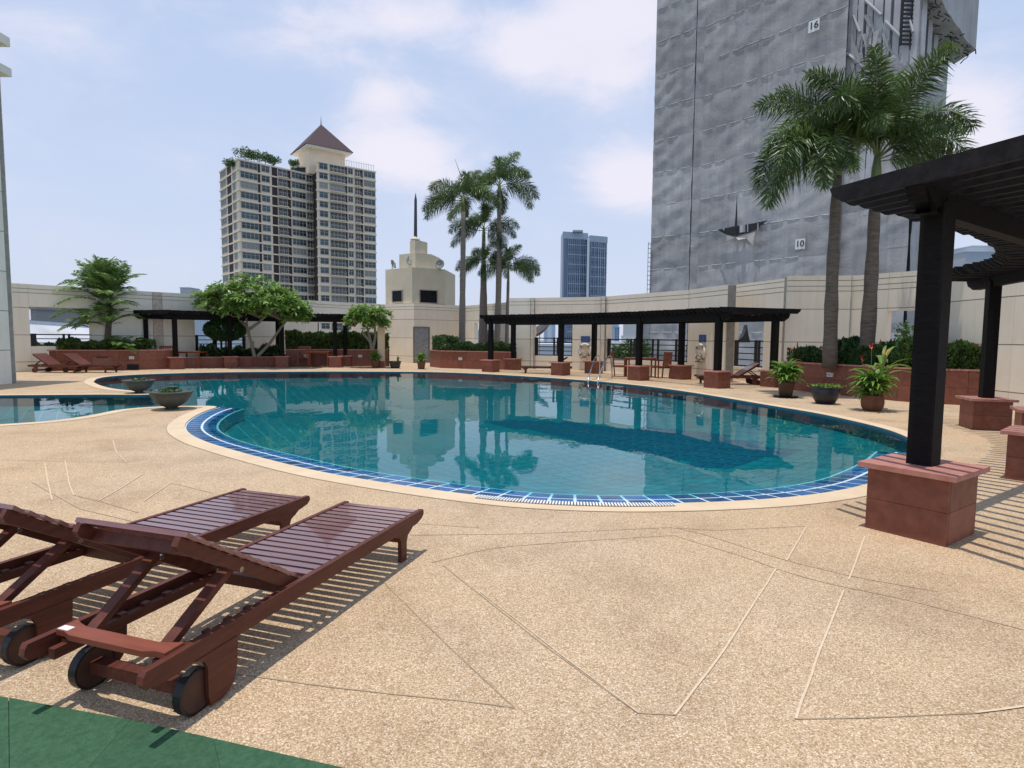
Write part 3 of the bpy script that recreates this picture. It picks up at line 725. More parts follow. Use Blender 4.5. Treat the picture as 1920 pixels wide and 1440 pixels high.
def facade(root, a, b, ztop, nfl, bays, bandmat):
    L = (b - a).length; u = (b - a).normalized(); n = Vector((u.y, -u.x, 0))
    def hexp(mb, s0, s1, d0, d1, z0, z1):
        q = [a + u * s0 + n * d0, a + u * s1 + n * d0, a + u * s1 + n * d1, a + u * s0 + n * d1]
        mb.hexa([(p.x - O.x, p.y - O.y, z0) for p in q[::-1]], [(p.x - O.x, p.y - O.y, z1) for p in q[::-1]]) if False else mb.hexa([(p.x - O.x, p.y - O.y, z0) for p in q], [(p.x - O.x, p.y - O.y, z1) for p in q])
    O = root.location
    for k in range(nfl + 1):
        mb = MB(); zz = ztop - k * fh
        hexp(mb, -.12, L + .12, .28, -.4, zz - .38, zz)
        mb.build('floor_band', bandmat, root)
    for (t0, t1, kind) in bays:
        s0, s1 = t0 * L, t1 * L
        if kind == 'd':
            mb = MB(); hexp(mb, s0, s1, .10, -.1, ztop - nfl * fh, ztop - .3); mb.build('brown_recess', M_brown, root); continue
        z0, z1 = (.62, fh - .55) if kind == 'w' else (.05, fh - .5)
        f = MB(); w = .09
        nm = max(2, round((s1 - s0) / 1.1))
        hexp(f, s0, s1, .16, .02, z0 - w, z0); hexp(f, s0, s1, .16, .02, z1, z1 + w)
        for i in range(nm + 1):
            s = s0 + (s1 - s0 - w) * i / nm; hexp(f, s, s + w, .15, .02, z0, z1)
        hexp(f, s0 + w, s1 - w, .13, .05, z0 + (z1 - z0) * .62, z0 + (z1 - z0) * .62 + .06)
        me_f = f.mesh('window', M_frame)
        g = MB(); hexp(g, s0 + .02, s1 - .02, .08, .0, z0, z1); me_gs = [g.mesh('pane', m_) for m_ in ([M_glassb] * 4 + [M_curt, M_glassd2] if kind == 'w' else [M_glassd2] * 4 + [M_glassb, M_curt])]
        bal = None
        if kind == 'b':
            bb = MB(); hexp(bb, s0 - .05, s1 + .05, 1.05, .2, -.1, .12); me_s = bb.mesh('balcony', bandmat)
            rr = MB(); hexp(rr, s0, s1, 1.0, .95, 1.0, 1.07)
            k = s0
            while k < s1: hexp(rr, k, k + .06, 1.0, .95, .12, 1.0); k += .55
            me_r = rr.mesh('balcony_rail', M_frame); bal = 1
        for fl in range(nfl):
            zz = ztop - (fl + 1) * fh
            o = bpy.data.objects.new('window', me_f); COL.objects.link(o); o.parent = root; o.location = (0, 0, zz)
            q = bpy.data.objects.new('pane', random.choice(me_gs)); COL.objects.link(q); q.parent = o
            if bal:
                o = bpy.data.objects.new('balcony', me_s); COL.objects.link(o); o.parent = root; o.location = (0, 0, zz)
                q = bpy.data.objects.new('balcony_rail', me_r); COL.objects.link(q); q.parent = o
M_glassd2 = mat('shaded balcony glass', (.035, .045, .05), rough=.2, spec=.5, rnd=.6)
prism([K[i] for i in (0, 1, 2)] + [K[2] + Vector((-6, 22, 0)), K[6]], zbase, ztop - .02, 'wall', M_cream, condo)
prism([K[3], K[4], K[5], K[3] + Vector((-6, 24, 0))], zbase, pent - .02, 'wall', M_cream, condo)
NF = 17
facade(condo, K[0], K[1], ztop, NF, [(.05, .34, 'w'), (.42, .62, 'd'), (.72, .86, 'w')], M_cream)
facade(condo, K[1], K[2], ztop, NF, [(.02, .24, 'w'), (.245, .275, 'd'), (.29, .40, 'w'), (.43, .50, 'd'), (.51, .635, 'b'), (.64, .685, 'd'), (.70, .90, 'w'), (.91, .995, 'b')], M_cream)
facade(condo, K[3], K[4], pent, NF + 1, [(.04, .18, 'w'), (.21, .46, 'b'), (.465, .50, 'd'), (.515, .60, 'w'), (.63, .72, 'b'), (.725, .77, 'd'), (.79, .99, 'w')], M_cream)
shaft = MB(); q = [K[2] + Vector((.3, -.3, 0)), K[3] + Vector((-.2, .6, 0))]
prism([q[0], q[1], q[1] + Vector((0, 3, 0)), q[0] + Vector((0, 3, 0))], zbase, ztop - .3, 'shaft', M_brown, condo)
# penthouse block and pyramid roof
uu = (K[4] - K[3]).normalized(); nn = Vector((-uu.y, uu.x, 0))
ctr = flat(V(603, 300, 191)); 
def sq(c, h): return [c - uu * h - nn * h, c + uu * h - nn * h, c + uu * h + nn * h, c - uu * h + nn * h]
zE = V(603, 279, 185).z; zA = V(603, 233, 191).z
sqp = lambda c, h1, h2: [c - uu * h1 - nn * h2, c + uu * h1 - nn * h2, c + uu * h1 + nn * h2, c - uu * h1 + nn * h2]
prism(sqp(ctr, 5.6, 4.6), ztop - .1, zE, 'penthouse', M_cream, condo)
prism(sq(ctr, 7.0), zE - .05, zE + .35, 'eave', mat('white eave', (.75, .72, .68)), condo)
mb = MB(); s4 = sq(ctr, 7.3); mb.add([(p.x, p.y, zE + .35) for p in s4] + [(ctr.x, ctr.y, zA)], [(0, 1, 4), (1, 2, 4), (2, 3, 4), (3, 0, 4)]); mb.build('roof', M_tile, condo, world=True)
MB().tube([(ctr.x, ctr.y, zA - .3), (ctr.x, ctr.y, zA + 2.3)], [.16, .03], 6).build('finial', M_tile, condo, world=True)
prism([K[2] + Vector((-7, 1, 0)), K[2] + Vector((-.2, .2, 0)), K[2] + Vector((1, 14, 0)), K[2] + Vector((-6, 14, 0))], ztop - .1, ztop + 2.6, 'penthouse', M_cream, condo)
a_ = K[2] + Vector((-6.6, .8, 0)); b_ = K[2] + Vector((-.6, .15, 0)); 
mb = MB(); mb.beam(a_ + Vector((0, -.1, ztop + 1.3)), b_ + Vector((0, -.1, ztop + 1.3)), .1, 1.7); mb.build('penthouse_glazing', M_glassb, condo, world=True)
# roof rail on the right wing
rr = MB(); Lr = (K[4] - K[3]).length; 
for k in range(14):
    p = K[3] + uu * (Lr * (.42 + .56 * k / 13)) + nn * .6; rr.tube([p + Vector((0, 0, pent)), p + Vector((0, 0, pent + 1.9))], .06, 5)
rr.beam(K[3] + uu * Lr * .42 + nn * .6 + Vector((0, 0, pent + 1.9)), K[4] + nn * .6 + Vector((0, 0, pent + 1.9)), .08, .08)
rr.build('roof_rail', M_frame, condo, world=True)
# roof garden shrubs
for px, py, r, lb in ((434, 302, 1.6, 'small pale tree at the left end of the condominium roof garden'), (459, 284, 2.3, 'tallest tree in the condominium roof garden'), (476, 288, 1.9, 'spindly tree right of the tallest one in the roof garden'),
                      (497, 292, 1.9, 'round bush in the middle of the condominium roof garden'), (511, 297, 1.7, 'dark round bush beside the roof garden railing'), (551, 303, 1.4, 'small bush against the penthouse glazing')):
    Y = 174 + (px - 450) * .1
    c = V(px, py + 3, Y); n = 520
    pts = RNG.normal(size=(n, 3)); pts /= np.linalg.norm(pts, axis=1, keepdims=True); pts *= (RNG.random((n, 1)) ** .4) * np.array([r * 1.35, r, r * .75]) * (1 + .25 * np.sin(pts[:, :1] * 7 + px))
    v, f = leaf_cloud(pts, .55)
    root = thing('rooftop_shrub', lb, 'shrub', (c.x, c.y, ztop), group='shrubs on the condominium roof')
    o = np_mesh('crown', v + np.array([0, 0, c.z - ztop]), f, M_leafB if 'dark' in lb else M_leafC, root); tag(o, kind='stuff')
    MB().tube([(0, 0, 0), (.1, 0, c.z - ztop)], [.12, .07], 5).build('trunk', M_bark, root)

# blue glass tower
M_bglass = mat('blue glass facade', (.13, .19, .29), rough=.3, scale=.06, col2=(.095, .15, .24), spec=.5); M_bfin = mat('pale blue grey fin', (.33, .40, .49), rough=.6); M_bdark = mat('deep blue glazing', (.06, .105, .20), rough=.2)  # the blue is the tower's own glass colour
bt = thing('glass_tower', 'distant twin blue glass tower behind the terrace wall', 'building', tuple(flat(V(1056, 600, 430))))
def bblock(p0, p1, yt, Y, dpt, fins, yb):
    a = flat(V(p0, 540, Y)); b = flat(V(p1, 540, Y + 6)); z1 = V(p0, yt, Y).z
    prism([a, b, b + Vector((0, dpt, 0)), a + Vector((0, dpt, 0))], -25, z1, 'tower_body', M_bglass, bt)
    zb = V(p0, yb, Y).z
    prism([a + Vector((-.3, -.6, 0)), b + Vector((.3, -.6, 0)), b + Vector((.3, 0, 0)), a + Vector((-.3, 0, 0))], zb, z1 - .3, 'crown_band', M_bfin, bt)
    for i, t in enumerate(fins):
        p = a.lerp(b, t); w = random.choice((.25, .35, .5))
        prism([p + Vector((0, -.55, 0)), p + Vector((w, -.55, 0)), p + Vector((w, .0, 0)), p + Vector((0, .0, 0))], -25, zb, 'fin', M_bfin, bt)
    z = zb - 4; k = 0
    while z > -5:
        mb = MB(); x = a.lerp(b, .22 if p0 < 1080 else .08); mb.beam(x + Vector((0, -.2, z)), b + Vector((0, -.2, z)), .3, .7); mb.build('floor_line', M_bdark if k % 2 else M_bfin, bt, world=True); z -= 3.4; k += 1
bblock(1054.5, 1100, 434, 430, 20, [.02, .2, .28, .36, .45, .52, .6, .68, .76, .84, .92], 447)
bblock(1104, 1136.5, 441, 434, 20, [.06, .25, .34, .5, .62, .72, .85, .95], 453)
prism([flat(V(1072, 540, 429)), flat(V(1091, 540, 429)), flat(V(1091, 540, 440)), flat(V(1072, 540, 440))], V(1072, 434, 429).z, V(1072, 431, 429).z, 'roof_box', M_bfin, bt)
prism([flat(V(1099.5, 540, 428)), flat(V(1104, 540, 428)), flat(V(1104, 540, 440)), flat(V(1099.5, 540, 440))], -25, V(1072, 446, 429).z, 'pale_corner', mat('pale fin', (.55, .62, .68)), bt)

# generic far buildings
def farb(px0, px1, yt, Y, m, label, rows=0, cols=0, wm=None, dpt=14, z0=-25, name='office_block'):
    a = flat(V(px0, 640, Y)); b = flat(V(px1, 640, Y)); z1 = V((px0 + px1) / 2, yt, Y).z
    r = thing(name, label, 'building', tuple(a))
    prism([a, b, b + Vector((0, dpt, 0)), a + Vector((0, dpt, 0))], z0, z1, 'wall', m, r)
    if rows:
        zlo = min(z1 - 2, -3); H = z1 - zlo; L = (b - a).length; cw_, ch = L / cols, H / rows
        mb = MB()
        for i in range(cols):
            for j in range(rows):
                mb.box(a.x + (i + .2) * cw_, a.x + (i + .8) * cw_, a.y - .12, a.y + .1, zlo + (j + .25) * ch, zlo + (j + .8) * ch)
        o = mb.build('windows', wm or M_bdark, r, world=True); tag(o, kind='stuff')
    prism([a + Vector((-.3, -.3, 0)), b + Vector((.3, -.3, 0)), b + Vector((.3, dpt + .3, 0)), a + Vector((-.3, dpt + .3, 0))], z1, z1 + .5, 'parapet', m, r)
    return r
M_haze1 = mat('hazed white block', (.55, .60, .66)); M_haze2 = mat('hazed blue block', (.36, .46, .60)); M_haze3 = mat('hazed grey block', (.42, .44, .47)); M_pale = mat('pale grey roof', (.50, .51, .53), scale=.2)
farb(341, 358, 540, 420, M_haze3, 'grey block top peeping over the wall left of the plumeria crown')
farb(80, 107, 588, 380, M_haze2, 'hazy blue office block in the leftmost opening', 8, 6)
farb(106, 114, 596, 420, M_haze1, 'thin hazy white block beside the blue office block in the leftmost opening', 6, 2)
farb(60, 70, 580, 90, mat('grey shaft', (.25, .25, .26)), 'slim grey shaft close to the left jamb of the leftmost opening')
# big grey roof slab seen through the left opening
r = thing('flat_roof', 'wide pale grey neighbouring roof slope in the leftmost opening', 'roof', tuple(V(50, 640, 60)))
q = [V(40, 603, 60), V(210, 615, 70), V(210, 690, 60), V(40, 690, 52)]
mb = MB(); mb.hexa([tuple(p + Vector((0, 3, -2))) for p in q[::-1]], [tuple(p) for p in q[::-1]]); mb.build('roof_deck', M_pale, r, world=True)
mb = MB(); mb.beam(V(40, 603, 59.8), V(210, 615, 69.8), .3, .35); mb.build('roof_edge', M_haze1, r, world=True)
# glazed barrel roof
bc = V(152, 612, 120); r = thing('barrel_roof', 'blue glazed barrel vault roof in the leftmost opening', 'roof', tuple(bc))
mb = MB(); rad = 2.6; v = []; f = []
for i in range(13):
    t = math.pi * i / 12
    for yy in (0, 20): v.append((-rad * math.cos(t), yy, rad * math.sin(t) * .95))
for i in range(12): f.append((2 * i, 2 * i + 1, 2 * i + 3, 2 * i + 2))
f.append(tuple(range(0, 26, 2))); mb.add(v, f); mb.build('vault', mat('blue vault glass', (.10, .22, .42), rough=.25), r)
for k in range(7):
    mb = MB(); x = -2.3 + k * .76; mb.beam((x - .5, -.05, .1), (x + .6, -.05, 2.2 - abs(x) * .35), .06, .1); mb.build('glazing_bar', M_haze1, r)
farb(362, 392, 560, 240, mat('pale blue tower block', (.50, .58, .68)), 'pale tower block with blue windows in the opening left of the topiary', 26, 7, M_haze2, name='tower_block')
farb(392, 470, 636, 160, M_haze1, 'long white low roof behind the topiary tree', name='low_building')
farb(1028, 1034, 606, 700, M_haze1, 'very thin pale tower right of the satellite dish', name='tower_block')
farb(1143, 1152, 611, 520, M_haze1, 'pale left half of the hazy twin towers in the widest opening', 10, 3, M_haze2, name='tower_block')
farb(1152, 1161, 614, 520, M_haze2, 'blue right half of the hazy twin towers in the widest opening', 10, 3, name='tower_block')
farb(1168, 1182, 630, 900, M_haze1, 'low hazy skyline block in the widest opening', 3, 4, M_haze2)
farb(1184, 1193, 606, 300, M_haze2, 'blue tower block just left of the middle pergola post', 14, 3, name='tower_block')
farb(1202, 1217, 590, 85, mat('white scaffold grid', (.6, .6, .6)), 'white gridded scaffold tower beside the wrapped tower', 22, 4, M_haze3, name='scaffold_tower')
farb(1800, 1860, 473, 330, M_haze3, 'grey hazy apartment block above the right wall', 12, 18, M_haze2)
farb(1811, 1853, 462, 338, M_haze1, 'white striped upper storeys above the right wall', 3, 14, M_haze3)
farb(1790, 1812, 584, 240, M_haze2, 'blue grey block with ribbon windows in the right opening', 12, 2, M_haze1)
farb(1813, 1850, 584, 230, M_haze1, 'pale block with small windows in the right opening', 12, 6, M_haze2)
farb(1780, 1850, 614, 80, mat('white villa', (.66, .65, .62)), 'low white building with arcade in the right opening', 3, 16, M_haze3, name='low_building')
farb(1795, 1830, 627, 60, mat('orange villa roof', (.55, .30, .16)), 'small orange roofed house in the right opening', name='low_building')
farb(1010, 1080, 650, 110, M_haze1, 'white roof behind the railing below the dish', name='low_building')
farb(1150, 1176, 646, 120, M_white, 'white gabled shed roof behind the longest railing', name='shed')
mb = MB()
for i in range(70):
    px = random.uniform(-200, 2100); a = V(px, 640, random.uniform(700, 1100)); w_ = random.uniform(10, 30); z_ = random.uniform(5, 30)
    mb.box(a.x, a.x + w_, a.y, a.y + 20, -25, z_)
tag(mb.build('distant_skyline', M_haze2), 'faint hazy skyline of small blocks on the horizon', 'skyline', kind='stuff')
mb = None
# ------------------------------------------------------------ tower wrapped in grey netting
def net_material():
    m = bpy.data.materials.new('grey debris netting'); m.use_nodes = True; t = m.node_tree; b = t.nodes['Principled BSDF']
    tcn = N(t, 'ShaderNodeTexCoord'); co = tcn.outputs['Object']
    a = N(t, 'ShaderNodeTexNoise', i_Scale=.35, i_Detail=8.0, i_Roughness=.65); t.links.new(co, a.inputs[0])
    r1 = ramp(t, [(.3, (.29, .285, .285)), (.5, (.36, .352, .352)), (.7, (.435, .425, .42))], a.outputs[0])
    mpn = N(t, 'ShaderNodeMapping'); mpn.inputs['Scale'].default_value = (1.2, 1.2, .12); t.links.new(co, mpn.inputs[0])
    s = N(t, 'ShaderNodeTexNoise', i_Scale=1.1, i_Detail=6.0, i_Roughness=.7); t.links.new(mpn.outputs[0], s.inputs[0])
    r2 = ramp(t, [(.3, (.80, .80, .82)), (.65, (1.08, 1.08, 1.08))], s.outputs[0])
    c = mixc(t, r1.outputs[0], r2.outputs[0], 1.0, 'MULTIPLY')
    oi = N(t, 'ShaderNodeObjectInfo'); v = math_(t, 'ADD', math_(t, 'MULTIPLY', oi.outputs['Random'], .26), .87)
    cx = N(t, 'ShaderNodeCombineXYZ')
    for i in range(3): t.links.new(v, cx.inputs[i])
    c = mixc(t, c, cx.outputs[0], 1.0, 'MULTIPLY'); t.links.new(c, b.inputs['Base Color'])
    b.inputs['Roughness'].default_value = .8; b.inputs['Specular IOR Level'].default_value = .3
    nb = N(t, 'ShaderNodeTexNoise', i_Scale=1.3, i_Detail=8.0, i_Roughness=.62, i_Distortion=2.2); t.links.new(co, nb.inputs[0])
    bp = N(t, 'ShaderNodeBump', i_Strength=.35, i_Distance=.09); t.links.new(nb.outputs[0], bp.inputs['Height']); t.links.new(bp.outputs[0], b.inputs['Normal'])
    return m
M_net = net_material(); M_rope = mat('pale net lacing rope', (.50, .50, .50), rough=.8); M_dark = mat('dark interior', (.03, .03, .035), rough=.9)
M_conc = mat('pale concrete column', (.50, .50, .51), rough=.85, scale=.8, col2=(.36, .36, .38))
from mathutils import noise as mnoise
wt_ = thing('wrapped_tower', 'high-rise under renovation wrapped in wrinkled grey netting with numbers 10 and 16', 'building', tuple(flat(V(1219, 540, 62))))
T = dict(L=flat(V(1219.5, 540, 62)), N1=flat(V(1292, 540, 59)), N2=flat(V(1307, 540, 58.9)), M=flat(V(1566, 540, 49)), M2=flat(V(1569, 540, 49.5)), R1=flat(V(1699, 540, 45.2)), R=flat(V(1744, 540, 50)))
FH = 3.16; Z0 = -4.2
def sheet(a, b, z0, z1, k, seed, amp=.16, nu=None):
    L = (b - a).length; u = (b - a).normalized(); n = Vector((u.y, -u.x, 0)); nu = nu or max(4, int(L / .38)); nz = 12
    v = []; f = []
    for j in range(nz + 1):
        for i in range(nu + 1):
            s = i / nu; t = j / nz; x = s * L; z = z0 + (z1 - z0) * t
            wx = (a.x + u.x * x); edge = .35 + .65 * min(1, 4 * min(t, 1 - t))
            w = mnoise.fractal(Vector((wx * .55 + z * .5, z * .42, 0)), .8, 2.1, 4)
            rg = 1 - abs(mnoise.noise(Vector((wx * .5 - z * .45 + 9, z * .16 + wx * .12, 3.7)))) * 3.2
            rg2 = 1 - abs(mnoise.noise(Vector((wx * .8 + z * .6, z * .3 - wx * .2, 8.1)))) * 4
            d = .08 + amp * edge * (w * .35 + max(0, rg) * 1.2 + max(0, rg2) * .7)
            sag = 0
            p = a + u * x + n * (d + .012 * k); v.append((p.x, p.y, z + sag))
    for j in range(nz):
        for i in range(nu):
            q = j * (nu + 1) + i; f.append((q, q + 1, q + nu + 2, q + nu + 1))
    mb = MB(); mb.add(v, f); mb.build('netting_sheet', M_net, wt_, world=True, smooth=True)
cnt = 0
ZTOP = Z0 + 17 * FH
core = [T['L'], T['N1'], T['N2'], T['M'], T['M2'], T['R1'], T['R']]
def sh(p, d): return p + Vector((0, d, 0))
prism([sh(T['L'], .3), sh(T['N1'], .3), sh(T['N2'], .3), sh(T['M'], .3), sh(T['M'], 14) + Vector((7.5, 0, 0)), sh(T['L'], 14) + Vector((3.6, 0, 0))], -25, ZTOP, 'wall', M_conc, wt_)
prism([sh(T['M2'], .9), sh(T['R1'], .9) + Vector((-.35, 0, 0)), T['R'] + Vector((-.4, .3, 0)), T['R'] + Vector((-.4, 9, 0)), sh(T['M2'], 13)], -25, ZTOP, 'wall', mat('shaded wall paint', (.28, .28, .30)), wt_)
for row in range(17):
    z0 = Z0 + row * FH; z1 = z0 + FH + .0
    for (A, B, cols) in (('L', 'N1', 1), ('N1', 'N2', 1), ('N2', 'M', 4)):
        for c in range(cols):
            a = T[A].lerp(T[B], c / cols); b = T[A].lerp(T[B], (c + 1) / cols)
            if False: 
                zz = z1 - .55
                sheet(a, b, z0, zz, (row + c) % 2, cnt, amp=.12)
            else:
                sheet(a, b, z0, z1, (row + c) % 2, cnt, amp=.075 if A == 'L' else .05)
            cnt += 1
    zt_ = {True: 1}.get(False)
# lower panels on the right part and corner
zP = V(1716, 88, 45.2).z
row = 0; z = Z0
while z < zP - .3:
    z1 = min(z + FH, zP)
    for c in range(2): sheet(T['M2'].lerp(T['R1'], .45 + .275 * c), T['M2'].lerp(T['R1'], .45 + .275 * (c + 1)), z, z1, (row + c) % 2, cnt, .06); cnt += 1
    if z < V(1640, 380, 48).z: sheet(T['M2'], T['M2'].lerp(T['R1'], .45), z, z1, row % 2, cnt, .06); cnt += 1
    sheet(T['R1'] + Vector((.02, 0, 0)), T['R1'].lerp(T['R'], .72), z, min(z1, zP - .5), row % 2, cnt, .06); cnt += 1
    z += FH; row += 1
# lacing lines between sheets, in short slack runs
for row in range(1, 16):
    z = Z0 + row * FH
    for A, B, k in (('L', 'N1', 3), ('N2', 'M', 9)):
        for i in range(k):
            if random.random() < .2: continue
            a = T[A].lerp(T[B], (i + .1) / k); b = T[A].lerp(T[B], (i + .85) / k); u = (b - a).normalized(); n = Vector((u.y, -u.x, 0)) * .13
            MB().tube([a + n + Vector((0, 0, z)), a.lerp(b, .5) + n * 1.1 + Vector((0, 0, z - random.uniform(.0, .05))), b + n + Vector((0, 0, z))], .026, 4).build('lacing', M_rope, wt_, world=True)
# dark slit at the notch
for z0, z1 in ((ZTOP - 24, ZTOP - 19), (22.5, 28.5), (14, 21), (29.4, 38)):
    p = T['N2'] + Vector((.15, -.2, 0)); MB().tube([p + Vector((0, 0, z0)), p + Vector((.05, 0, z1))], .05, 5).build('gap', M_dark, wt_, world=True)
# torn opening
tz = V(1390, 428, 57).z
for (x0, x1, za, zb) in ((1345, 1378, 437, 419), (1378, 1396, 434, 418), (1397, 1442, 432, 410)):
    pass
def onw(px, py, A='N2', B='M', d=.3):
    a, b = T[A], T[B]; u = (b - a).normalized(); n = Vector((u.y, -u.x, 0)); t = sol(a, b, px)
    for _ in range(6):                          # correct for the lean of the verticals
        p = a.lerp(b, t); r_ = ray(px, py); 
        # intersect view ray with the wall plane
        k = ((a + n * d) - Vector((0, 0, CAM_H))).dot(n) / r_.dot(n); q = Vector((0, 0, CAM_H)) + r_ * k
        return q, n, u
mb = MB(); ps = [onw(*p, d=.42)[0] for p in ((1345, 431), (1362, 440), (1378, 443), (1400, 437), (1416, 431), (1440, 413), (1436, 415), (1400, 421), (1378, 424))]
q_ = onw(1345, 431)[1]
mb.add(ps, [(0, 1, 2, 8), (2, 3, 7, 8), (3, 4, 5, 7)]); mb.build('tear', M_dark, wt_, world=True)
for px in (1357, 1392, 1402, 1421):
    a = onw(px, 436 - abs(px - 1392) * .12, d=.5)[0]; b = onw(px, 424 - (px - 1380) * .14, d=.5)[0]; MB().tube([a, b], .05 if px != 1392 else .25, 5).build('scaffold_pole', M_conc, wt_, world=True)
MB().add([onw(1382, 362, d=.44)[0], onw(1377.5, 424, d=.46)[0], onw(1381, 438, d=.46)[0], onw(1382.5, 424, d=.46)[0]], [(0, 1, 2, 3)]).build('slit', M_dark, wt_, world=True)
for k, pl in enumerate([[(1345, 432), (1362, 440), (1378, 446), (1363, 452), (1356, 445)], [(1380, 445), (1400, 440), (1416, 434), (1411, 461), (1398, 456), (1384, 450)]]):
    ps = [onw(*p, d=.5 + .35 * (i % 2))[0] for i, p in enumerate(pl)]; c = sum(ps, Vector()) / len(ps) + Vector((0, -.3, 0))
    mb = MB(); mb.add(ps + [c], [(i, (i + 1) % len(ps), len(ps)) for i in range(len(ps))]); mb.build('torn_flap', M_net, wt_, world=True)
# number boards
def board(txt, px, py, wpx):
    q, n, u = onw(px, py, d=.62)
    w = wpx; hh = wpx * 1.05
    f = MB(); a = q - u * w / 2; b = q + u * w / 2
    f.hexa([tuple(k - Vector((0, 0, hh / 2))) for k in (a, b, b - n * .04, a - n * .04)], [tuple(k + Vector((0, 0, hh / 2))) for k in (a, b, b - n * .04, a - n * .04)])
    o = f.build('number_board', M_white, wt_, world=True)
    cu_ = bpy.data.curves.new('t', 'FONT'); cu_.body = txt; cu_.align_x = 'CENTER'; cu_.align_y = 'CENTER'; cu_.size = hh * .85; cu_.extrude = .01; cu_.offset = .012
    to = bpy.data.objects.new('t', cu_); COL.objects.link(to); bpy.context.view_layer.update()
    me = bpy.data.meshes.new_from_object(to.evaluated_get(bpy.context.evaluated_depsgraph_get())); bpy.data.objects.remove(to)
    me.materials.clear(); me.materials.append(mat('number paint', (.05, .055, .07))); o2 = bpy.data.objects.new('number', me); COL.objects.link(o2); o2.parent = o
    M_ = Matrix((u, Vector((0, 0, 1)), n)).transposed().to_4x4(); M_.translation = q + n * .015 - wt_.location; o2.matrix_local = M_
board('16', 1526, 48, .86); board('10', 1500, 457.5, .80)
# exposed columns of the right part
a, b = T['M2'], T['R1']; u = (b - a).normalized(); n = Vector((u.y, -u.x, 0)); zc = V(1640, 380, 48).z
for i, t in enumerate((.05, .17, .30, .42, .55, .68, .8, .93)):
    p = a.lerp(b, t) + n * (-.35)
    mb = MB(); mb.obox(p, u, n, .22 if i % 3 else .32, .45, (zc if t < .45 else zP) - 1.0, ZTOP); mb.build('column', M_conc, wt_, world=True)
    if i < 7:
        for k in range(13):
            z = zc - 1 + k * FH
            if t > .42 and z < zP: continue
            mb = MB(); p0 = a.lerp(b, t + .02) + n * (-.65); p1 = a.lerp(b, t + .11) + n * (-.65)
            mb.hexa([tuple(q + Vector((0, 0, z + .9))) for q in (p0 + n * .05, p1 + n * .05, p1 - n * .2, p0 - n * .2)], [tuple(q + Vector((0, 0, z + 2.6))) for q in (p0 + n * .05, p1 + n * .05, p1 - n * .2, p0 - n * .2)])
            mb.build('window', M_glassb if (i + k) % 3 else M_dark, wt_, world=True)
for px0, py0, px1, py1 in ((1588, 100, 1622, 128), (1622, 0, 1652, 28), (1700, 20, 1712, 60), (1745, 103, 1723, 135), (1755, 145, 1770, 157), (1660, 40, 1690, 70), (1600, 30, 1612, 60)):
    qa = onw(px0, py0, 'M2', 'R1', .2)[0]; qb = onw(px1, py1, 'M2', 'R1', .2)[0]
    MB().tube([qa, qb], .11, 5).build('brace', M_conc, wt_, world=True)
for i in range(26):         # shreds of loose netting
    px = random.uniform(1594, 1665); py = random.uniform(10, 140); q = onw(px, py, 'M2', 'R1', random.uniform(.05, .5))[0]
    w = random.uniform(.12, .4); L = random.uniform(.8, 2.4); dx = random.uniform(-.6, .6)
    MB().add([q, q + u * w, q + u * (w * .6 + dx) - Vector((0, 0, L)), q + u * dx - Vector((0, 0, L * .9))], [(0, 1, 2, 3)]).build('net_shred', M_net, wt_, world=True)
# dark cable ladder
c0_ = onw(1700, 85, 'M2', 'R1', .35)[0]; c1_ = onw(1706, -20, 'M2', 'R1', .35)[0]
mb = MB(); 
for k in range(40):
    z = c0_.z + k * .3; mb.box(c0_.x - .45, c0_.x + .45, c0_.y - .05, c0_.y, z, z + .14)
mb.box(c0_.x - .5, c0_.x - .38, c0_.y - .06, c0_.y + .1, c0_.z, c0_.z + 12); mb.box(c0_.x + .38, c0_.x + .5, c0_.y - .06, c0_.y + .1, c0_.z, c0_.z + 12); mb.build('cable_ladder', M_dark, wt_, world=True)
# receding corner face with columns
for t in (.05, .3, .55, .8):
    p = T['R1'].lerp(T['R'], t); mb = MB(); mb.obox(p, (1, 0), (0, 1), .16, .16, zP - 6, ZTOP); mb.build('column', M_conc, wt_, world=True)
p = T['R'] + Vector((-.15, 0, 0)); mb = MB(); mb.obox(p, (1, 0), (0, 1), .3, .3, -20, ZTOP); mb.build('corner_strip', mat('pale green edge', (.42, .47, .45)), wt_, world=True)
# overhanging netted scaffold at the top right
zo = V(1790, 72, 47).z; zi = V(1722, -5, 45).z
o_a = T['R1'] + Vector((.1, -1.2, 0)); o_b = T['R'] + Vector((1.6, -1.2, 0))
N_ = 14; v = []; f = []
for i in range(N_ + 1):
    s = i / N_; p = o_a.lerp(o_b, s); zb = zi + (zo - zi) * (1 - (1 - s) ** 1.6) + mnoise.noise(Vector((s * 6, 0, 0))) * .25
    v += [(p.x, p.y, zb), (p.x, p.y, ZTOP), (p.x - .1, p.y + 2.2, zb - .1), (p.x - .1, p.y + 2.2, ZTOP)]
for i in range(N_): k = 4 * i; f += [(k, k + 4, k + 5, k + 1), (k + 2, k + 3, k + 7, k + 6), (k, k + 2, k + 6, k + 4), (k + 1, k + 5, k + 7, k + 3)]
f += [(0, 1, 3, 2), (4 * N_, 4 * N_ + 2, 4 * N_ + 3, 4 * N_ + 1)]
MB().add(v, f).build('overhang_netting', M_net, wt_, world=True)
mb = MB()
for i in range(60):
    s = random.random(); p = o_a.lerp(o_b, s); zb = zi + (zo - zi) * (1 - (1 - s) ** 1.6); q = p + Vector((random.uniform(-.2, .2), random.uniform(0, 1.5), zb - random.uniform(0, .4)))
    mb.tube([q, q + Vector((random.uniform(-.5, .5), random.uniform(-.2, .2), random.uniform(-.35, .2)))], .04, 4)
mb.build('scaffold_debris', M_dark, wt_, world=True)
sc = thing('scaffold_ladder', 'thin steel scaffold ladder along the lower left edge of the wrapped tower', 'scaffold', tuple(T['L']))
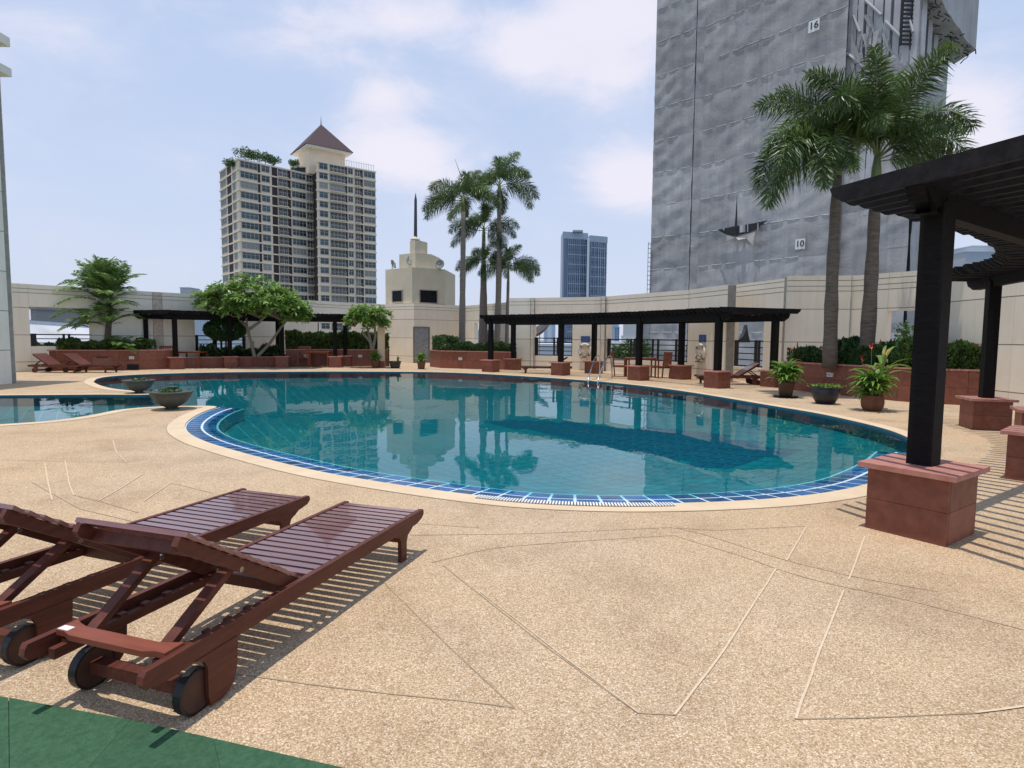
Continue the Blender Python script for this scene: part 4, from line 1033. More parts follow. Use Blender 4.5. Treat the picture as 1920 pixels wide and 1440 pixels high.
mb = MB(); x = T['L'].x - .25; y = T['L'].y - .3; zz = -3
mb.box(x - .16, x - .1, y, y + .06, -3, 11.2); mb.box(x + .1, x + .16, y, y + .06, -3, 11.2)
while zz < 11: mb.box(x - .16, x + .16, y, y + .05, zz, zz + .06); zz += .45
mb.build('ladder', M_conc, sc, world=True)

# ------------------------------------------------------------ palms
def frond_mesh(name, L, elev, droop, planar, nst, leaf, width, rng, m=None):
    """frond along +X from the origin; returns (rachis pts, leaflet verts, faces)"""
    ts = np.linspace(0, 1, 22)
    ang = elev - droop * ts ** 1.5
    dx = np.cos(ang) * L / 21; dz = np.sin(ang) * L / 21
    x = np.concatenate([[0], np.cumsum(dx[:-1])]); z = np.concatenate([[0], np.cumsum(dz[:-1])])
    cent = []; dirs = []; size = []
    V_ = []; F_ = []; o = 0
    for i in range(nst):
        t = .14 + .86 * i / nst; px = np.interp(t, ts, x); pz = np.interp(t, ts, z); a = np.interp(t, ts, ang)
        tan = np.array([math.cos(a), 0, math.sin(a)]); up_ = np.array([-math.sin(a), 0, math.cos(a)]); side = np.array([0, 1, 0])
        ll = leaf * (.45 + .9 * math.sin(math.pi * min(1, t * .9 + .12))) * rng.uniform(.85, 1.1)
        ks = ([0.35, math.pi - .35] if planar else [rng.uniform(-.5, .6), math.pi + rng.uniform(-.6, .5), rng.uniform(.6, 1.2), math.pi - rng.uniform(.6, 1.2), rng.uniform(-1.4, -.6), math.pi + rng.uniform(.6, 1.4)])
        for k in ks:
            rad = side * math.cos(k) + up_ * math.sin(k)
            d = tan * rng.uniform(.45, .85) + rad; d /= np.linalg.norm(d)
            p0 = np.array([px, 0, pz]); lg = ll * rng.uniform(.8, 1.1)
            p1 = p0 + d * lg * .5 - np.array([0, 0, .05 * lg]); p2 = p0 + d * lg - np.array([0, 0, (.34 if planar else .30) * lg])
            w = np.cross(d, up_ if abs(np.dot(d, up_)) < .9 else side); w /= np.linalg.norm(w) + 1e-9; w = w * width * .5
            tw = rng.uniform(-.8, .8); w = w * math.cos(tw) + np.cross(d, w) * math.sin(tw)
            V_ += [p0 - w * .4, p0 + w * .4, p1 + w, p1 - w, p2 + w * .12, p2 - w * .12]; F_ += [(o, o + 1, o + 2, o + 3), (o + 3, o + 2, o + 4, o + 5)]; o += 6
    rp = [(px, 0, pz) for px, pz in zip(x[::3], z[::3])]
    mb = MB(); mb.tube(rp, [max(.006, .022 * (1 - i / len(rp))) for i in range(len(rp))], 5)
    mb.mi = [0] * len(mb.f); k = len(mb.v); mb.v += [tuple(v) for v in V_]; mb.f += [tuple(i + k for i in f) for f in F_]; mb.mi += [1] * len(F_)
    return mb.mesh(name, [M_shaft, m or M_leafP])
rngp = np.random.default_rng(11)
FOX = {}
for e, dr in ((75, 60), (58, 95), (40, 110), (22, 115), (0, 85), (-25, 55)):
    FOX[e] = [frond_mesh('frond', 2.25, R(e), R(dr * s), False, 58, .44, .030, rngp) for s in (.9, 1.15)]
def palm(label, px, py_base, px_top, py_top, Y, base_z, rad, fr, scale, group, bark, seed, bow=0.0, spear=False):
    b = V(px, py_base, Y); b.z = base_z; t = V(px_top, py_top, Y)
    root = thing('foxtail_palm', label, 'palm tree', tuple(b), group=group)
    rl = t - b; pts = []; rr = []
    for i in range(13):
        s = i / 12; p = rl * s; p.x += bow * math.sin(math.pi * s); pts.append(p); rr.append(rad * (1.12 - .45 * s + .06 * math.sin(s * 25 + seed)))
    MB().tube(pts, rr, 12).build('trunk', bark, root, smooth=True)
    top = pts[-1]
    MB().tube([top, top + Vector((0, 0, .35 * scale)), top + Vector((0, 0, .8 * scale))], [rr[-1] * 1.0, rr[-1] * .95, rr[-1] * .45], 10).build('crownshaft', M_shaft, root, smooth=True)
    rng = random.Random(seed)
    for (az, e, sc) in fr:
        me = rng.choice(FOX[e]); o = bpy.data.objects.new('frond', me); COL.objects.link(o); o.parent = root
        o.location = top + Vector((math.cos(R(az)) * .05, math.sin(R(az)) * .05, (.55 + .2 * (e / 75)) * scale)); o.rotation_euler = (R(rng.uniform(-12, 12)), 0, R(az)); k = sc * scale; o.scale = (k, k, k)
    if spear: MB().tube([top + Vector((0, 0, .7)), top + Vector((-.12, 0, 1.7)), top + Vector((-.42, 0, 2.5))], [.03, .02, .006], 5).build('spear_leaf', M_shaft, root)
    return root
# azimuth: 0 = right, 90 = away, 180 = left, 270 = towards the camera
Yp = 30.0
palm('tall palm farthest left in the centre group, with a thin spear leaf', 866, 655, 869, 398, 29.5, .75, .155, [(175, 22, 1), (195, 0, .95), (150, 40, 1), (20, 40, .95), (350, 22, .9), (60, 75, .8), (280, 58, .9), (110, 58, .9), (320, 40, .9), (220, 40, .95), (90, 22, .9), (250, -25, .7)], 1.0, 'palms in the centre planter', M_bark, 1, spear=True)
palm('tallest palm of the centre group, crown bright green on top', 931, 655, 936, 372, 30.5, .75, .155, [(10, 22, 1), (345, 0, .95), (170, 40, 1), (190, 22, .9), (60, 75, 1), (95, 75, .95), (270, 58, .95), (120, 58, .9), (320, 40, .95), (230, 22, .95), (30, 58, .9), (80, 0, .9)], 1.0, 'palms in the centre planter', M_bark, 2, bow=.05)
palm('middle palm of the centre group with dark drooping crown', 902, 655, 907, 452, 31.2, .75, .14, [(10, 40, .95), (345, 22, .9), (170, 40, 1), (190, 0, .9), (60, 75, .8), (270, 58, .9), (120, 58, .9), (320, 0, .9), (230, 22, .95), (30, -25, .7)], .95, 'palms in the centre planter', M_bark, 3)
palm('slender lower palm of the centre group behind the middle trunks', 911, 655, 909, 508, 32.0, .75, .12, [(10, 22, .95), (345, 0, .9), (170, 22, 1), (190, 0, .9), (60, 75, .8), (270, 40, .9), (120, 58, .9), (320, 22, .9), (230, 22, .9)], .8, 'palms in the centre planter', M_bark, 4)
palm('shortest and rightmost palm of the centre group', 950, 655, 953, 520, 30.8, .75, .10, [(10, 40, 1), (345, 22, .95), (175, 22, .9), (195, 0, .8), (60, 75, .8), (270, 58, .9), (120, 58, .9), (325, 0, .9), (30, 22, .9)], .85, 'palms in the centre planter', M_bark, 5)
palm('left one of the two thick palms in the right planter', 1557, 668, 1570, 330, 15.9, .7, .165, [(178, 58, 1.15), (190, 40, 1.1), (205, 22, 1.1), (165, 22, 1.15), (195, 0, 1.2), (60, 75, .95), (280, 40, .8), (110, 58, 1), (340, 40, .9), (235, 22, .9), (250, 0, .8), (225, 0, 1.0), (150, 75, 1.1)], 1.0, 'palms in the right planter', M_bark2, 6, bow=-.03)
palm('right one of the two thick palms in the right planter', 1624, 668, 1642, 345, 15.6, .7, .175, [(5, 58, 1.3), (352, 40, 1.15), (60, 75, 1.4), (80, 58, 1.3), (100, 75, 1.4), (140, 75, 1.3), (175, 75, 1.25), (190, 58, 1.0), (280, 75, 1.2), (320, 0, .7), (235, 75, 1.15), (30, 75, 1.35), (300, 40, .9), (345, 22, .9), (215, 58, 1.1)], 1.0, 'palms in the right planter', M_bark2, 7, bow=.02)

# areca-like bushy palm on the left
AR = [frond_mesh('frond', 1.75, R(e), R(d), True, 28, .52, .06, rngp, mat('areca leaflet', (.19, .30, .075), rough=.42, scale=1.5, col2=(.09, .17, .045), rnd=.3, sub=.3)) for e, d in ((78, 35), (62, 65), (42, 75), (20, 70), (-5, 50))]
def clump(label, px, pyb, Y, zb, stems, cat='palm tree', name='bushy_palm', grp=None, mfr=None):
    b = V(px, pyb, Y); b.z = zb; root = thing(name, label, cat, tuple(b), group=grp)
    rng = random.Random(len(label))
    for (dx, dy, h, n_, sc, e_) in stems:
        if h > .3: MB().tube([(dx * .3, dy * .3, 0), (dx * .6, dy * .6, h * .5), (dx, dy, h)], [.10, .085, .06], 8).build('trunk', M_bark2, root)
        for k in range(n_):
            me = AR[e_[k % len(e_)]]; o = bpy.data.objects.new('frond', me); COL.objects.link(o); o.parent = root; o.location = (dx, dy, h)
            o.rotation_euler = (R(rng.uniform(-15, 15)), 0, R(360 * k / n_ + rng.uniform(-20, 20))); s = sc * rng.uniform(.85, 1.1); o.scale = (s, s, s)
    return root
clump('bushy palm with many arching fronds standing in the left planter', 197, 655, 24.6, .75, [(0, 0, 1.9, 13, 1.0, (0, 1, 2, 3, 1, 2)), (-.35, .2, 2.3, 9, .85, (0, 1, 2, 0)), (.3, .1, 2.2, 9, .9, (0, 1, 2, 1)), (-.15, .1, 1.5, 9, .9, (2, 3, 4, 3)), (.2, -.1, 1.0, 8, .8, (1, 2, 3)), (-.5, .1, .9, 8, .8, (1, 2, 3)), (0, 0, 2.6, 7, .8, (0, 0, 1))])
clump('low yellow green ferny palm clump at the foot of the bushy palm', 225, 657, 24.3, .72, [(0, 0, .1, 12, .5, (1, 2, 2, 3)), (.35, 0, .1, 8, .42, (1, 2, 3))], cat='plant', name='fern_clump')

# ------------------------------------------------------------ hedges and shrubs
def hedge(name, label, path, w, z0, z1, nleaf, size, m, lump=.12, grp=None, cat='hedge', flowers=0):
    """dense leaf mass along a plan path"""
    pts = resample([flat(p) for p in path], .15); o = pts[0]
    root = thing(name, label, cat, (o.x, o.y, z0), group=grp)
    P0 = np.array([[p.x - o.x, p.y - o.y] for p in pts]); k = RNG.integers(0, len(P0) - 1, nleaf); fr = RNG.random(nleaf)[:, None]
    base = P0[k] * (1 - fr) + P0[k + 1] * fr
    tn = P0[k + 1] - P0[k]; tn /= np.linalg.norm(tn, axis=1, keepdims=True) + 1e-9; nrm = np.stack([-tn[:, 1], tn[:, 0]], 1)
    a = RNG.random(nleaf) * math.pi; rr = .72 + .28 * RNG.random(nleaf) ** .5
    s = (k + fr[:, 0]) * .15
    hh = (z1 - z0) * (1 + lump * (np.sin(s * 5.1) + np.sin(s * 11.7 + 2) + .8 * np.sin(s * 2.3 + 1)) / 1.4)
    off = np.cos(a) * rr; zz = np.sin(a) ** .5 * rr
    side = RNG.random(nleaf) < .4; zz = np.where(side, RNG.random(nleaf) * .95, zz); off = np.where(side, np.sign(off) * (.85 + .15 * RNG.random(nleaf)), off)
    c = np.column_stack([base + nrm * (off * w / 2)[:, None], zz * hh])
    d = np.column_stack([nrm * off[:, None], zz + .35]) + RNG.normal(size=(nleaf, 3)) * .55
    v, f = leaf_cloud(c, RNG.uniform(.7, 1.25, nleaf) * size, d, aspect=.5)
    tag(np_mesh('foliage', v, f, m, root), kind='stuff')
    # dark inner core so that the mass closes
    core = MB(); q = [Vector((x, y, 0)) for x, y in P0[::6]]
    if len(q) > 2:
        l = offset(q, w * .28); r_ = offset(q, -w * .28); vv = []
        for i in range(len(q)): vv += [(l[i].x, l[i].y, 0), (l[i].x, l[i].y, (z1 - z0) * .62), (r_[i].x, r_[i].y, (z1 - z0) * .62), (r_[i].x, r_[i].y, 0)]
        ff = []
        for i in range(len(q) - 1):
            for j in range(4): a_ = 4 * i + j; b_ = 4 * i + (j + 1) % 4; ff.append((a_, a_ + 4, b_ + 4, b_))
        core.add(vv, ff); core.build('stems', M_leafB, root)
    if flowers:
        for i in RNG.integers(0, nleaf, flowers):
            p = c[i] + np.array([0, 0, .06]); mb = MB(); mb.tube([tuple(p), tuple(p + np.array([RNG.uniform(-.03, .03), 0, .16]))], [.028, .008], 5); mb.build('flower_spike', M_flowr, root)
    return root
def back(fl, i0, i1, d):
    n = len(fl); q = fl[int(i0 * (n - 1)):int(i1 * (n - 1)) + 1]; return offset(q, d)
hedge('low_shrubs', 'sparse low shrubs at the left end of the left planter', back(flL, 0, .35, .45), .6, .74, 1.08, 1500, .12, M_leafC, .25, cat='shrub')
hedge('low_shrubs', 'bright green low shrubs around the bushy palm in the left planter', back(flL, .3, .98, .45), .75, .74, 1.18, 5000, .12, M_leafC, .16, cat='shrub')
hedge('hedge', 'dense dark hedge beside the shower in the raised planter', back(flH, .0, 1.0, .5), .9, .74, 1.62, 9000, .15, M_leafC, .06)
hedge('ground_plants', 'dark strappy ground plants under the plumeria in the low planter', back(flM, .25, 1.0, .8), 1.0, .42, .85, 2600, .24, M_leafB, .25, cat='shrub')
hedge('clipped_hedge', 'clipped box hedge at the foot of the tallest palms', back(flC, .0, .42, .55), .9, .74, 1.5, 4200, .11, M_leafC, .03)
hedge('low_shrubs', 'loose grey green shrubs before the centre palms', back(flC, .2, 1.0, .5), .9, .74, 1.18, 4200, .13, M_leafB, .18, cat='shrub')
hedge('flowering_shrubs', 'dark flowering shrubs left of the thick palms in the right planter', back(flR, .08, .5, .5), .8, .74, 1.12, 5200, .13, M_leafB, .22, cat='shrub', flowers=5)
hedge('flowering_shrubs', 'dark leafy shrubs between the thick palms and the pergola post', back(flR, .3, .68, .55), .9, .74, 1.32, 6500, .15, M_leafB, .22, cat='shrub', flowers=8)
hedge('leafy_shrubs', 'tall big leaved green shrubs filling the planter right of the pergola post', back(flR, .66, 1.0, .5), .95, .74, 1.42, 5200, .19, M_leafC, .14, cat='shrub', flowers=12)
# round topiary
c = V(422, 618, 27.2); root = thing('topiary_tree', 'round dark topiary tree behind the left pergola post', 'tree', (c.x, c.y, .4))
n = 5200; p = RNG.normal(size=(n, 3)); p /= np.linalg.norm(p, axis=1, keepdims=True); rr = (.86 + .14 * RNG.random((n, 1)))
v, f = leaf_cloud(p * rr * np.array([.9, .8, .50]), .15, p + RNG.normal(size=(n, 3)) * .5); tag(np_mesh('crown', v + np.array([0, 0, c.z - .4]), f, M_leafB, root), kind='stuff')
MB().tube([(0, 0, 0), (.03, 0, .6), (0, 0, c.z - .5)], [.06, .05, .045], 7).build('trunk', M_bark, root)
# plumeria trees
def plumeria(label, px, pyb, Y, zb, cpx, cpy, rx, rz, nros, seed, stems, lsz=.27, lobes=()):
    rng = np.random.default_rng(seed); b = V(px, pyb, Y); b.z = zb; c = V(cpx, cpy, Y) - b
    root = thing('plumeria_tree', label, 'tree', tuple(b))
    cents = []; out = []
    for i in range(nros):
        L_ = lobes[rng.integers(len(lobes))] if lobes else (0, 0, 1, 1)
        d = rng.normal(size=3); d /= np.linalg.norm(d)
        if d[2] < -.6: d[2] *= -.6
        r = rng.uniform(.62, 1.0)
        q = np.array([c.x + L_[0] + d[0] * rx * L_[2] * r, c.y + d[1] * rx * .8 * L_[2] * r, c.z + L_[1] + d[2] * rz * L_[3] * r]); cents.append(q); out.append(d)
    V_ = []; D_ = []; S_ = []
    for q, d in zip(cents, out):
        ax = d * .7 + np.array([0, 0, .8]); ax /= np.linalg.norm(ax)
        a1 = np.cross(ax, [1, .3, .1]); a1 /= np.linalg.norm(a1); a2 = np.cross(ax, a1)
        for k in range(13):
            t = 2 * math.pi * k / 13 + rng.uniform(-.25, .25); el = rng.uniform(-.15, .9)
            dd = (a1 * math.cos(t) + a2 * math.sin(t)) * math.cos(el) + ax * math.sin(el); s = lsz * rng.uniform(.75, 1.15)
            V_.append(q + dd * s * .55); D_.append(dd); S_.append(s)
    D_ = np.array(D_); V_ = np.array(V_); S_ = np.array(S_)
    side = np.cross(D_, np.array([0, 0, 1.0]) + rng.normal(size=D_.shape) * .25); side /= np.linalg.norm(side, axis=1, keepdims=True) + 1e-9; s = S_[:, None]
    p0 = V_ - D_ * s * .5; m1 = V_ + side * s * .16; m2 = V_ - side * s * .16; t1 = V_ + D_ * s * .5 - np.array([0, 0, 1]) * s * .12; mid = V_ + np.array([0, 0, -1]) * s * .02
    v = np.stack([p0, m1, t1, m2], 1).reshape(-1, 3); f = np.arange(len(v)).reshape(-1, 4)
    tag(np_mesh('crown', v, f, M_leafPl, root), kind='stuff')
    for st in stems:
        pts = [V(a_, b_, Y + dy) - b for a_, b_, dy in st]; n_ = len(pts)
        MB().tube(pts, [.075 * (1 - .6 * i / n_) for i in range(n_)], 7).build('branch', M_bark, root)
    # twigs up to the rosettes
    mb = MB(); hub = [Vector((c.x + dx * rx, c.y, c.z - rz * .55)) for dx in (-.55, -.2, .15, .5)]
    for i in range(0, nros, 4):
        q = Vector(cents[i]); hb = min(hub, key=lambda h_: (h_ - q).length); mb.tube([hb, hb.lerp(q, .5) + Vector((0, 0, -.08)), q], [.035, .025, .015], 4)
    tag(mb.build('twigs', M_bark, root), kind='stuff')
    return root
Y1 = 26.6
plumeria('large spreading plumeria tree above the left pergola', 478, 668, Y1, .42, 470, 567, 2.1, 1.15, 760, 3,
         [[(478, 670, 0), (470, 640, 0), (463, 612, 0), (462, 596, 0)], [(483, 668, 0), (505, 645, .2), (530, 610, .3), (545, 590, .3)], [(466, 618, 0), (485, 605, 0), (500, 590, 0)], [(472, 640, 0), (476, 668, 0)], [(463, 612, 0), (440, 590, .2), (415, 575, .3)]],
         lobes=[(0, .25, .8, .85), (-1.4, 0, .55, .6), (1.3, -.2, .65, .7), (.3, -.1, .95, .6), (0, .1, .85, .85), (-.6, -.3, .8, .5), (.7, -.35, .8, .5), (1.95, -.6, .28, .3)])
plumeria('smaller plumeria tree beside the shower column', 697, 640, 27.6, .75, 690, 598, 1.1, .62, 190, 5,
         [[(697, 655, 0), (694, 635, 0), (688, 612, 0)], [(699, 655, 0), (704, 630, 0), (702, 606, 0)], [(694, 640, 0), (678, 622, 0)]], lobes=[(0, .1, 1, .9), (.35, -.25, .6, .7), (-.4, -.1, .6, .6)])
# green tree masses below the terrace seen through the rails
for px, py, Y, r, lb in ((1190, 664, 60, 1.5, 'light green street tree crown seen through the longest railing'), (1224, 658, 66, 1.4, 'green tree crown seen right of the middle pergola post'), (1163, 668, 58, 1.1, 'small green tree crown behind the orange chair'), (1697, 625, 30, .55, 'thin seedling plant standing in the right opening')):
    c = V(px, py, Y); root = thing('street_tree', lb, 'tree', (c.x, c.y, c.z - 12 if Y > 40 else .8)); n = 2600 if Y > 40 else 160
    p = RNG.normal(size=(n, 3)); p /= np.linalg.norm(p, axis=1, keepdims=True); p *= RNG.random((n, 1)) ** .35 * r * (1 + .2 * np.sin(p[:, :1] * 9))
    v, f = leaf_cloud(p, .3 if Y > 40 else .22, None); tag(np_mesh('crown', v + np.array([0, 0, c.z - root.location.z]), f, M_leafC, root), kind='stuff')
    MB().tube([(0, 0, 0), (0, 0, c.z - root.location.z)], [.2, .1] if Y > 40 else [.01, .01], 6).build('trunk', M_bark, root)
# ------------------------------------------------------------ pergolas
def plinth(root, c, ux, hgt=.47, s=.265, detail=True):
    ux = Vector(ux).normalized(); uy = Vector((-ux.y, ux.x, 0)); c = flat(c)
    core = MB(); core.obox(c, ux, uy, s - .03, s - .03, 0, hgt - .002)
    pl = core.build('plinth', M_soil, root, world=True)
    for k, (a, b) in enumerate(((ux, uy), (uy, -ux), (-ux, -uy), (-uy, ux))):
        for r in range(2):
            z0 = hgt * r / 2 + .0015; z1 = hgt * (r + 1) / 2 - .0015; ctr = c + a * (s - .0135 + random.uniform(0, .002))
            mb = MB(); hy = s - (.0 if k % 2 == 0 else .029); mb.obox(ctr, a, b, .0135, hy, z0, z1); mb.build('granite_slab', M_gran, pl, world=True)
    w = s + .055
    for ix in (-1, 1):
        for iy in (-1, 1):
            mb = MB(); cc = c + ux * ix * (w / 2) + uy * iy * (w / 2); mb.obox(cc, ux, uy, w / 2 - .001, w / 2 - .001, hgt, hgt + .038)
            mb.build('cap_stone', M_cap, pl, world=True)
    return pl
def pergola(label, inner, outer, zb, bh, sh, ext0, ext1, over=.45, gap=.19, post=.085, ang_plinth=None, up_gap=0.0, cutl=.28, slat_w=.05, group='dark timber pergolas round the pool', outv=None):
    inner = [flat(p) for p in inner]; outer = [flat(p) for p in outer]
    root = thing('pergola', label, 'pergola', tuple(inner[0]), group=group)
    n = len(inner)
    for row in (inner, outer):
        for i in range(len(row)):
            a = row[max(i - 1, 0)]; b = row[min(i + 1, len(row) - 1)]; u = (b - a).normalized()
            plinth(root, row[i], u)
            w = Vector((-u.y, u.x, 0))
            mb = MB(); mb.obox(row[i], u, w, post, post, .508, zb + bh * .6); mb.build('post', M_post, root, world=True)
    def extend(row):
        a = row[0] + (row[0] - row[1]).normalized() * ext0; b = row[-1] + (row[-1] - row[-2]).normalized() * ext1
        return [a] + row + [b]
    ie = extend(inner); oe = extend(outer)
    for row in (ie, oe):
        off_i = 0
        for k in range(len(row) - 1):
            a, b = row[k], row[k + 1]; d = (b - a).normalized()
            if k == 0: pts = (a, b - d * .0)
            e = .012 * (k % 2)
            mb = MB(); mb.beam(a + Vector((0, 0, zb + bh / 2 + e * .2)), b + Vector((0, 0, zb + bh / 2 + e * .2)), .12 - e, bh - e, cut=cutl if k in (0, len(row) - 2) else 0)
            mb.build('beam', M_post, root, world=True)
    ci = resample(catmull(ie, .1), gap); m = len(ci)
    oc = catmull(oe, .02); Lo = [0]
    for a, b in zip(oc, oc[1:]): Lo.append(Lo[-1] + (b - a).length)
    co_ = resample(oc, Lo[-1] / (m - 1))
    for i in range(m):
        a = ci[i]; b = co_[min(i, len(co_) - 1)]; d = (b - a).normalized()
        z = zb + bh + sh / 2 + .004 + random.uniform(-.006, .006)
        j = random.uniform(-.03, .03)
        mb = MB(); mb.beam(a - d * (over + j) + Vector((0, 0, z)), b + d * (over + j) + Vector((0, 0, z)), slat_w, sh, cut=.13)
        mb.build('slat', M_slat, root, world=True)
    return root
# near right
A = flat(P(1725, 938)); 
A = (P(1619.5, 984) + P(1832, 1005.5)) / 2
C0 = A - Vector((.33, -.944, 0)) * 5.75
def arc(r, deg): return C0 + Vector((math.cos(R(deg)), math.sin(R(deg)), 0)) * r
D = P(1845, 803)
dD = (D - C0); rD = dD.length; aD = math.degrees(math.atan2(dD.y, dD.x))
rA = 5.75; aA = math.degrees(math.atan2(-.944, .33))
inn = [A, P(1954, 899), P(1952, 836), D]
ow = 1.75
outr = [C0 + (p - C0).normalized() * ((p - C0).length + ow) for p in inn]
perg_near = pergola('big dark timber pergola at the right with its post in the foreground', inn, outr, 2.31, .17, .13, .42, .9, over=.70, gap=.20, post=.083, slat_w=.045)
pergola('long dark timber pergola in front of the railed wall across the pool', [P(920, 697), P(1051, 703.5), P(1197, 712.8), P(1344, 727)], [P(962, 693.3), P(1113, 700), P(1276, 710.8), P(1449, 725)], 1.98, .22, .15, .35, .45, over=.4, gap=.2, cutl=.2)
pergola('dark timber pergola on the far left side of the pool', [P(330, 692), P(432, 689.5), P(530, 688.8), P(629, 688.6)], [P(276, 690), P(404, 687.4), P(522, 686.2), P(648, 686.8)], 2.08, .20, .15, .45, .55, over=.45, gap=.2, cutl=.2)

# ------------------------------------------------------------ loungers
def make_lounger(label, bang=32.0, group='wooden sun loungers'):
    root = thing('sun_lounger', label, 'sun lounger', (0, 0, 0), group=group)
    W_ = .60; hz = .285; hw = W_ / 2; rh = .075; rt = .030
    for sx in (1, -1):
        x0, x1 = (hw - rt, hw) if sx > 0 else (-hw, -hw + rt)
        # side rail with rounded ends, cut in the y-z plane
        prof = [(-1.04, hz - .015), (-1.03, hz), (1.035, hz), (1.045, hz - .012), (1.045, hz - .035), (1.02, hz - .055), (.96, hz - .070), (.93, hz - .074), (-.98, hz - .072), (-1.03, hz - .062), (-1.045, hz - .04)]
        n = len(prof); mb = MB(); mb.add([(x0, y, z) for y, z in prof] + [(x1, y, z) for y, z in prof], [tuple(range(n)), tuple(range(2 * n - 1, n - 1, -1))] + [((i + 1) % n, i, n + i, n + (i + 1) % n) for i in range(n)])
        mb.build('side_rail', M_wood, root)
        xi0, xi1 = (hw - rt - .027, hw - rt - .001) if sx > 0 else (-hw + rt + .001, -hw + rt + .027)
        # foot leg with curved bracket
        xo0, xo1 = (x0 + .001, x1 + .001)
        pf = [(.80, 0), (.865, 0), (.868, hz - .17), (.885, hz - .13), (.93, hz - .11), (.97, hz - .083), (.70, hz - .083), (.735, hz - .105), (.78, hz - .12), (.797, hz - .16)]
        n = len(pf); mb = MB(); mb.add([(xi0, y, z) for y, z in pf] + [(xi1, y, z) for y, z in pf], [tuple(range(n))[::-1], tuple(range(n, 2 * n))] + [(i, (i + 1) % n, n + (i + 1) % n, n + i) for i in range(n)])
        mb.build('leg', M_wood, root)
        # head leg plate: broad rounded plate reaching the ground beside the wheel
        xo = x1 if sx > 0 else x0
        pf = [(-.83, hz - .068), (-.62, hz - .068), (-.625, .13), (-.63, .09), (-.645, .045), (-.675, .016), (-.71, .008), (-.765, .01), (-.775, .05), (-.775, hz - .12), (-.79, hz - .09)]
        q0, q1 = (hw - .012, hw + .004) if sx > 0 else (-hw - .004, -hw + .012)
        n = len(pf); mb = MB(); mb.add([(q0, y, z) for y, z in pf] + [(q1, y, z) for y, z in pf], [tuple(range(n))[::-1], tuple(range(n, 2 * n))] + [(i, (i + 1) % n, n + (i + 1) % n, n + i) for i in range(n)])
        mb.build('leg', M_wood, root)
        # wheel
        xc = sx * (hw - .036); mb = MB()
        o = []; fs = []; nn_ = 24; rw = .082; 
        for r_, xx in ((rw - .006, -.018), (rw, -.012), (rw, .012), (rw - .006, .018)):
            o += [(xc + xx, -.80 + r_ * math.cos(2 * math.pi * k / nn_), rw + r_ * math.sin(2 * math.pi * k / nn_)) for k in range(nn_)]
        for i in range(3):
            for k in range(nn_): fs.append((i * nn_ + k, i * nn_ + (k + 1) % nn_, (i + 1) * nn_ + (k + 1) % nn_, (i + 1) * nn_ + k))
        fs += [tuple(range(nn_))[::-1], tuple(range(3 * nn_, 4 * nn_))]
        mb.add(o, fs); wh = mb.build('wheel', mat('worn wheel wood', (.085, .035, .022), rough=.65, scale=12, col2=(.05, .022, .015)), root)
        mb = MB(); o = []
        for r_ in (rw - .004, rw + .004):
            for xx in (-.019, .019): o += [(xc + xx, -.80 + r_ * math.cos(2 * math.pi * k / nn_), rw + r_ * math.sin(2 * math.pi * k / nn_)) for k in range(nn_)]
        fs = []
        for k in range(nn_):
            j = (k + 1) % nn_; fs += [(k, j, nn_ + j, nn_ + k), (2 * nn_ + k, 3 * nn_ + k, 3 * nn_ + j, 2 * nn_ + j), (k, 2 * nn_ + k, 2 * nn_ + j, j), (nn_ + k, nn_ + j, 3 * nn_ + j, 3 * nn_ + k)]
        mb.add(o, fs); mb.build('tyre', M_black, wh)
        mb = MB(); mb.tube([(xc - sx * .02 - .0, -.80, rw), (xc - sx * .035, -.80, rw)], .02, 10); mb.build('hub', M_black, wh)
        # inner runner below the seat for the backrest rack
        r0, r1 = (hw - rt - .06, hw - rt - .03) if sx > 0 else (-hw + rt + .03, -hw + rt + .06)
        mb = MB(); mb.box(r0, r1, -.98, .05, hz - .075, hz - .035); mb.build('rack_rail', M_wood, root)
        for k in range(5):
            mb = MB(); y = -.93 + .11 * k; mb.box(r0, r1, y, y + .03, hz - .036, hz - .022); mb.build('rack_tooth', M_wood, root)
    # axle
    mb = MB(); mb.box(-hw + .056, hw - .056, -.825, -.775, .065, .115); mb.build('axle', M_wood, root)
    # cross stretcher under the seat
    mb = MB(); mb.box(-hw + rt, hw - rt, .82, .845, .12, .17); mb.build('stretcher', M_wood, root)
    mb = MB(); mb.box(-hw + rt, hw - rt, -.20, -.165, hz - .085, hz - .03); mb.build('stretcher', M_wood, root)
    # head cross board with scooped edge
    xs = np.linspace(-hw + rt, hw - rt, 13); mb = MB(); v = []
    for x in xs:
        t = min(1, abs(x) / (hw - rt)); y1 = -.875 + (.03 if t > .86 else .012 * (t > .7)); y0_ = -.93 - .016 * (t < .7); v += [(x, y0_, hz - .012), (x, y1, hz - .012), (x, y1, hz + .010), (x, y0_, hz + .010)]
    f = []
    for i in range(12):
        for k in range(4): a_ = 4 * i + k; b_ = 4 * i + (k + 1) % 4; f.append((a_, b_, b_ + 4, a_ + 4))
    f += [(0, 3, 2, 1), (48, 49, 50, 51)]
    mb.add(v, f); mb.build('head_board', mat('red brown board', (.24, .066, .036), rough=.5, scale=6, col2=(.17, .045, .026), stretch=(.8, 6, 6)), root)
    # seat slats
    ns = 17; y0, y1 = -.13, 1.03; pit = (y1 - y0) / ns
    me = MB().box(-hw + rt + .001, hw - rt - .001, 0, pit * .70, -.016, 0).mesh('slat', M_wood2)
    for k in range(ns):
        o = bpy.data.objects.new('slat', me); COL.objects.link(o); o.parent = root; o.location = (0, y0 + k * pit, hz - .004)
    # backrest
    t = R(bang); hy, hzz = -.19, hz - .005; dy, dz = -math.cos(t), math.sin(t); ny, nz = math.sin(t), math.cos(t)
    bl_ = .775; bw = hw - rt - .008
    def B(x, s, d): return (x, hy + dy * s + ny * d, hzz + dz * s + nz * d)
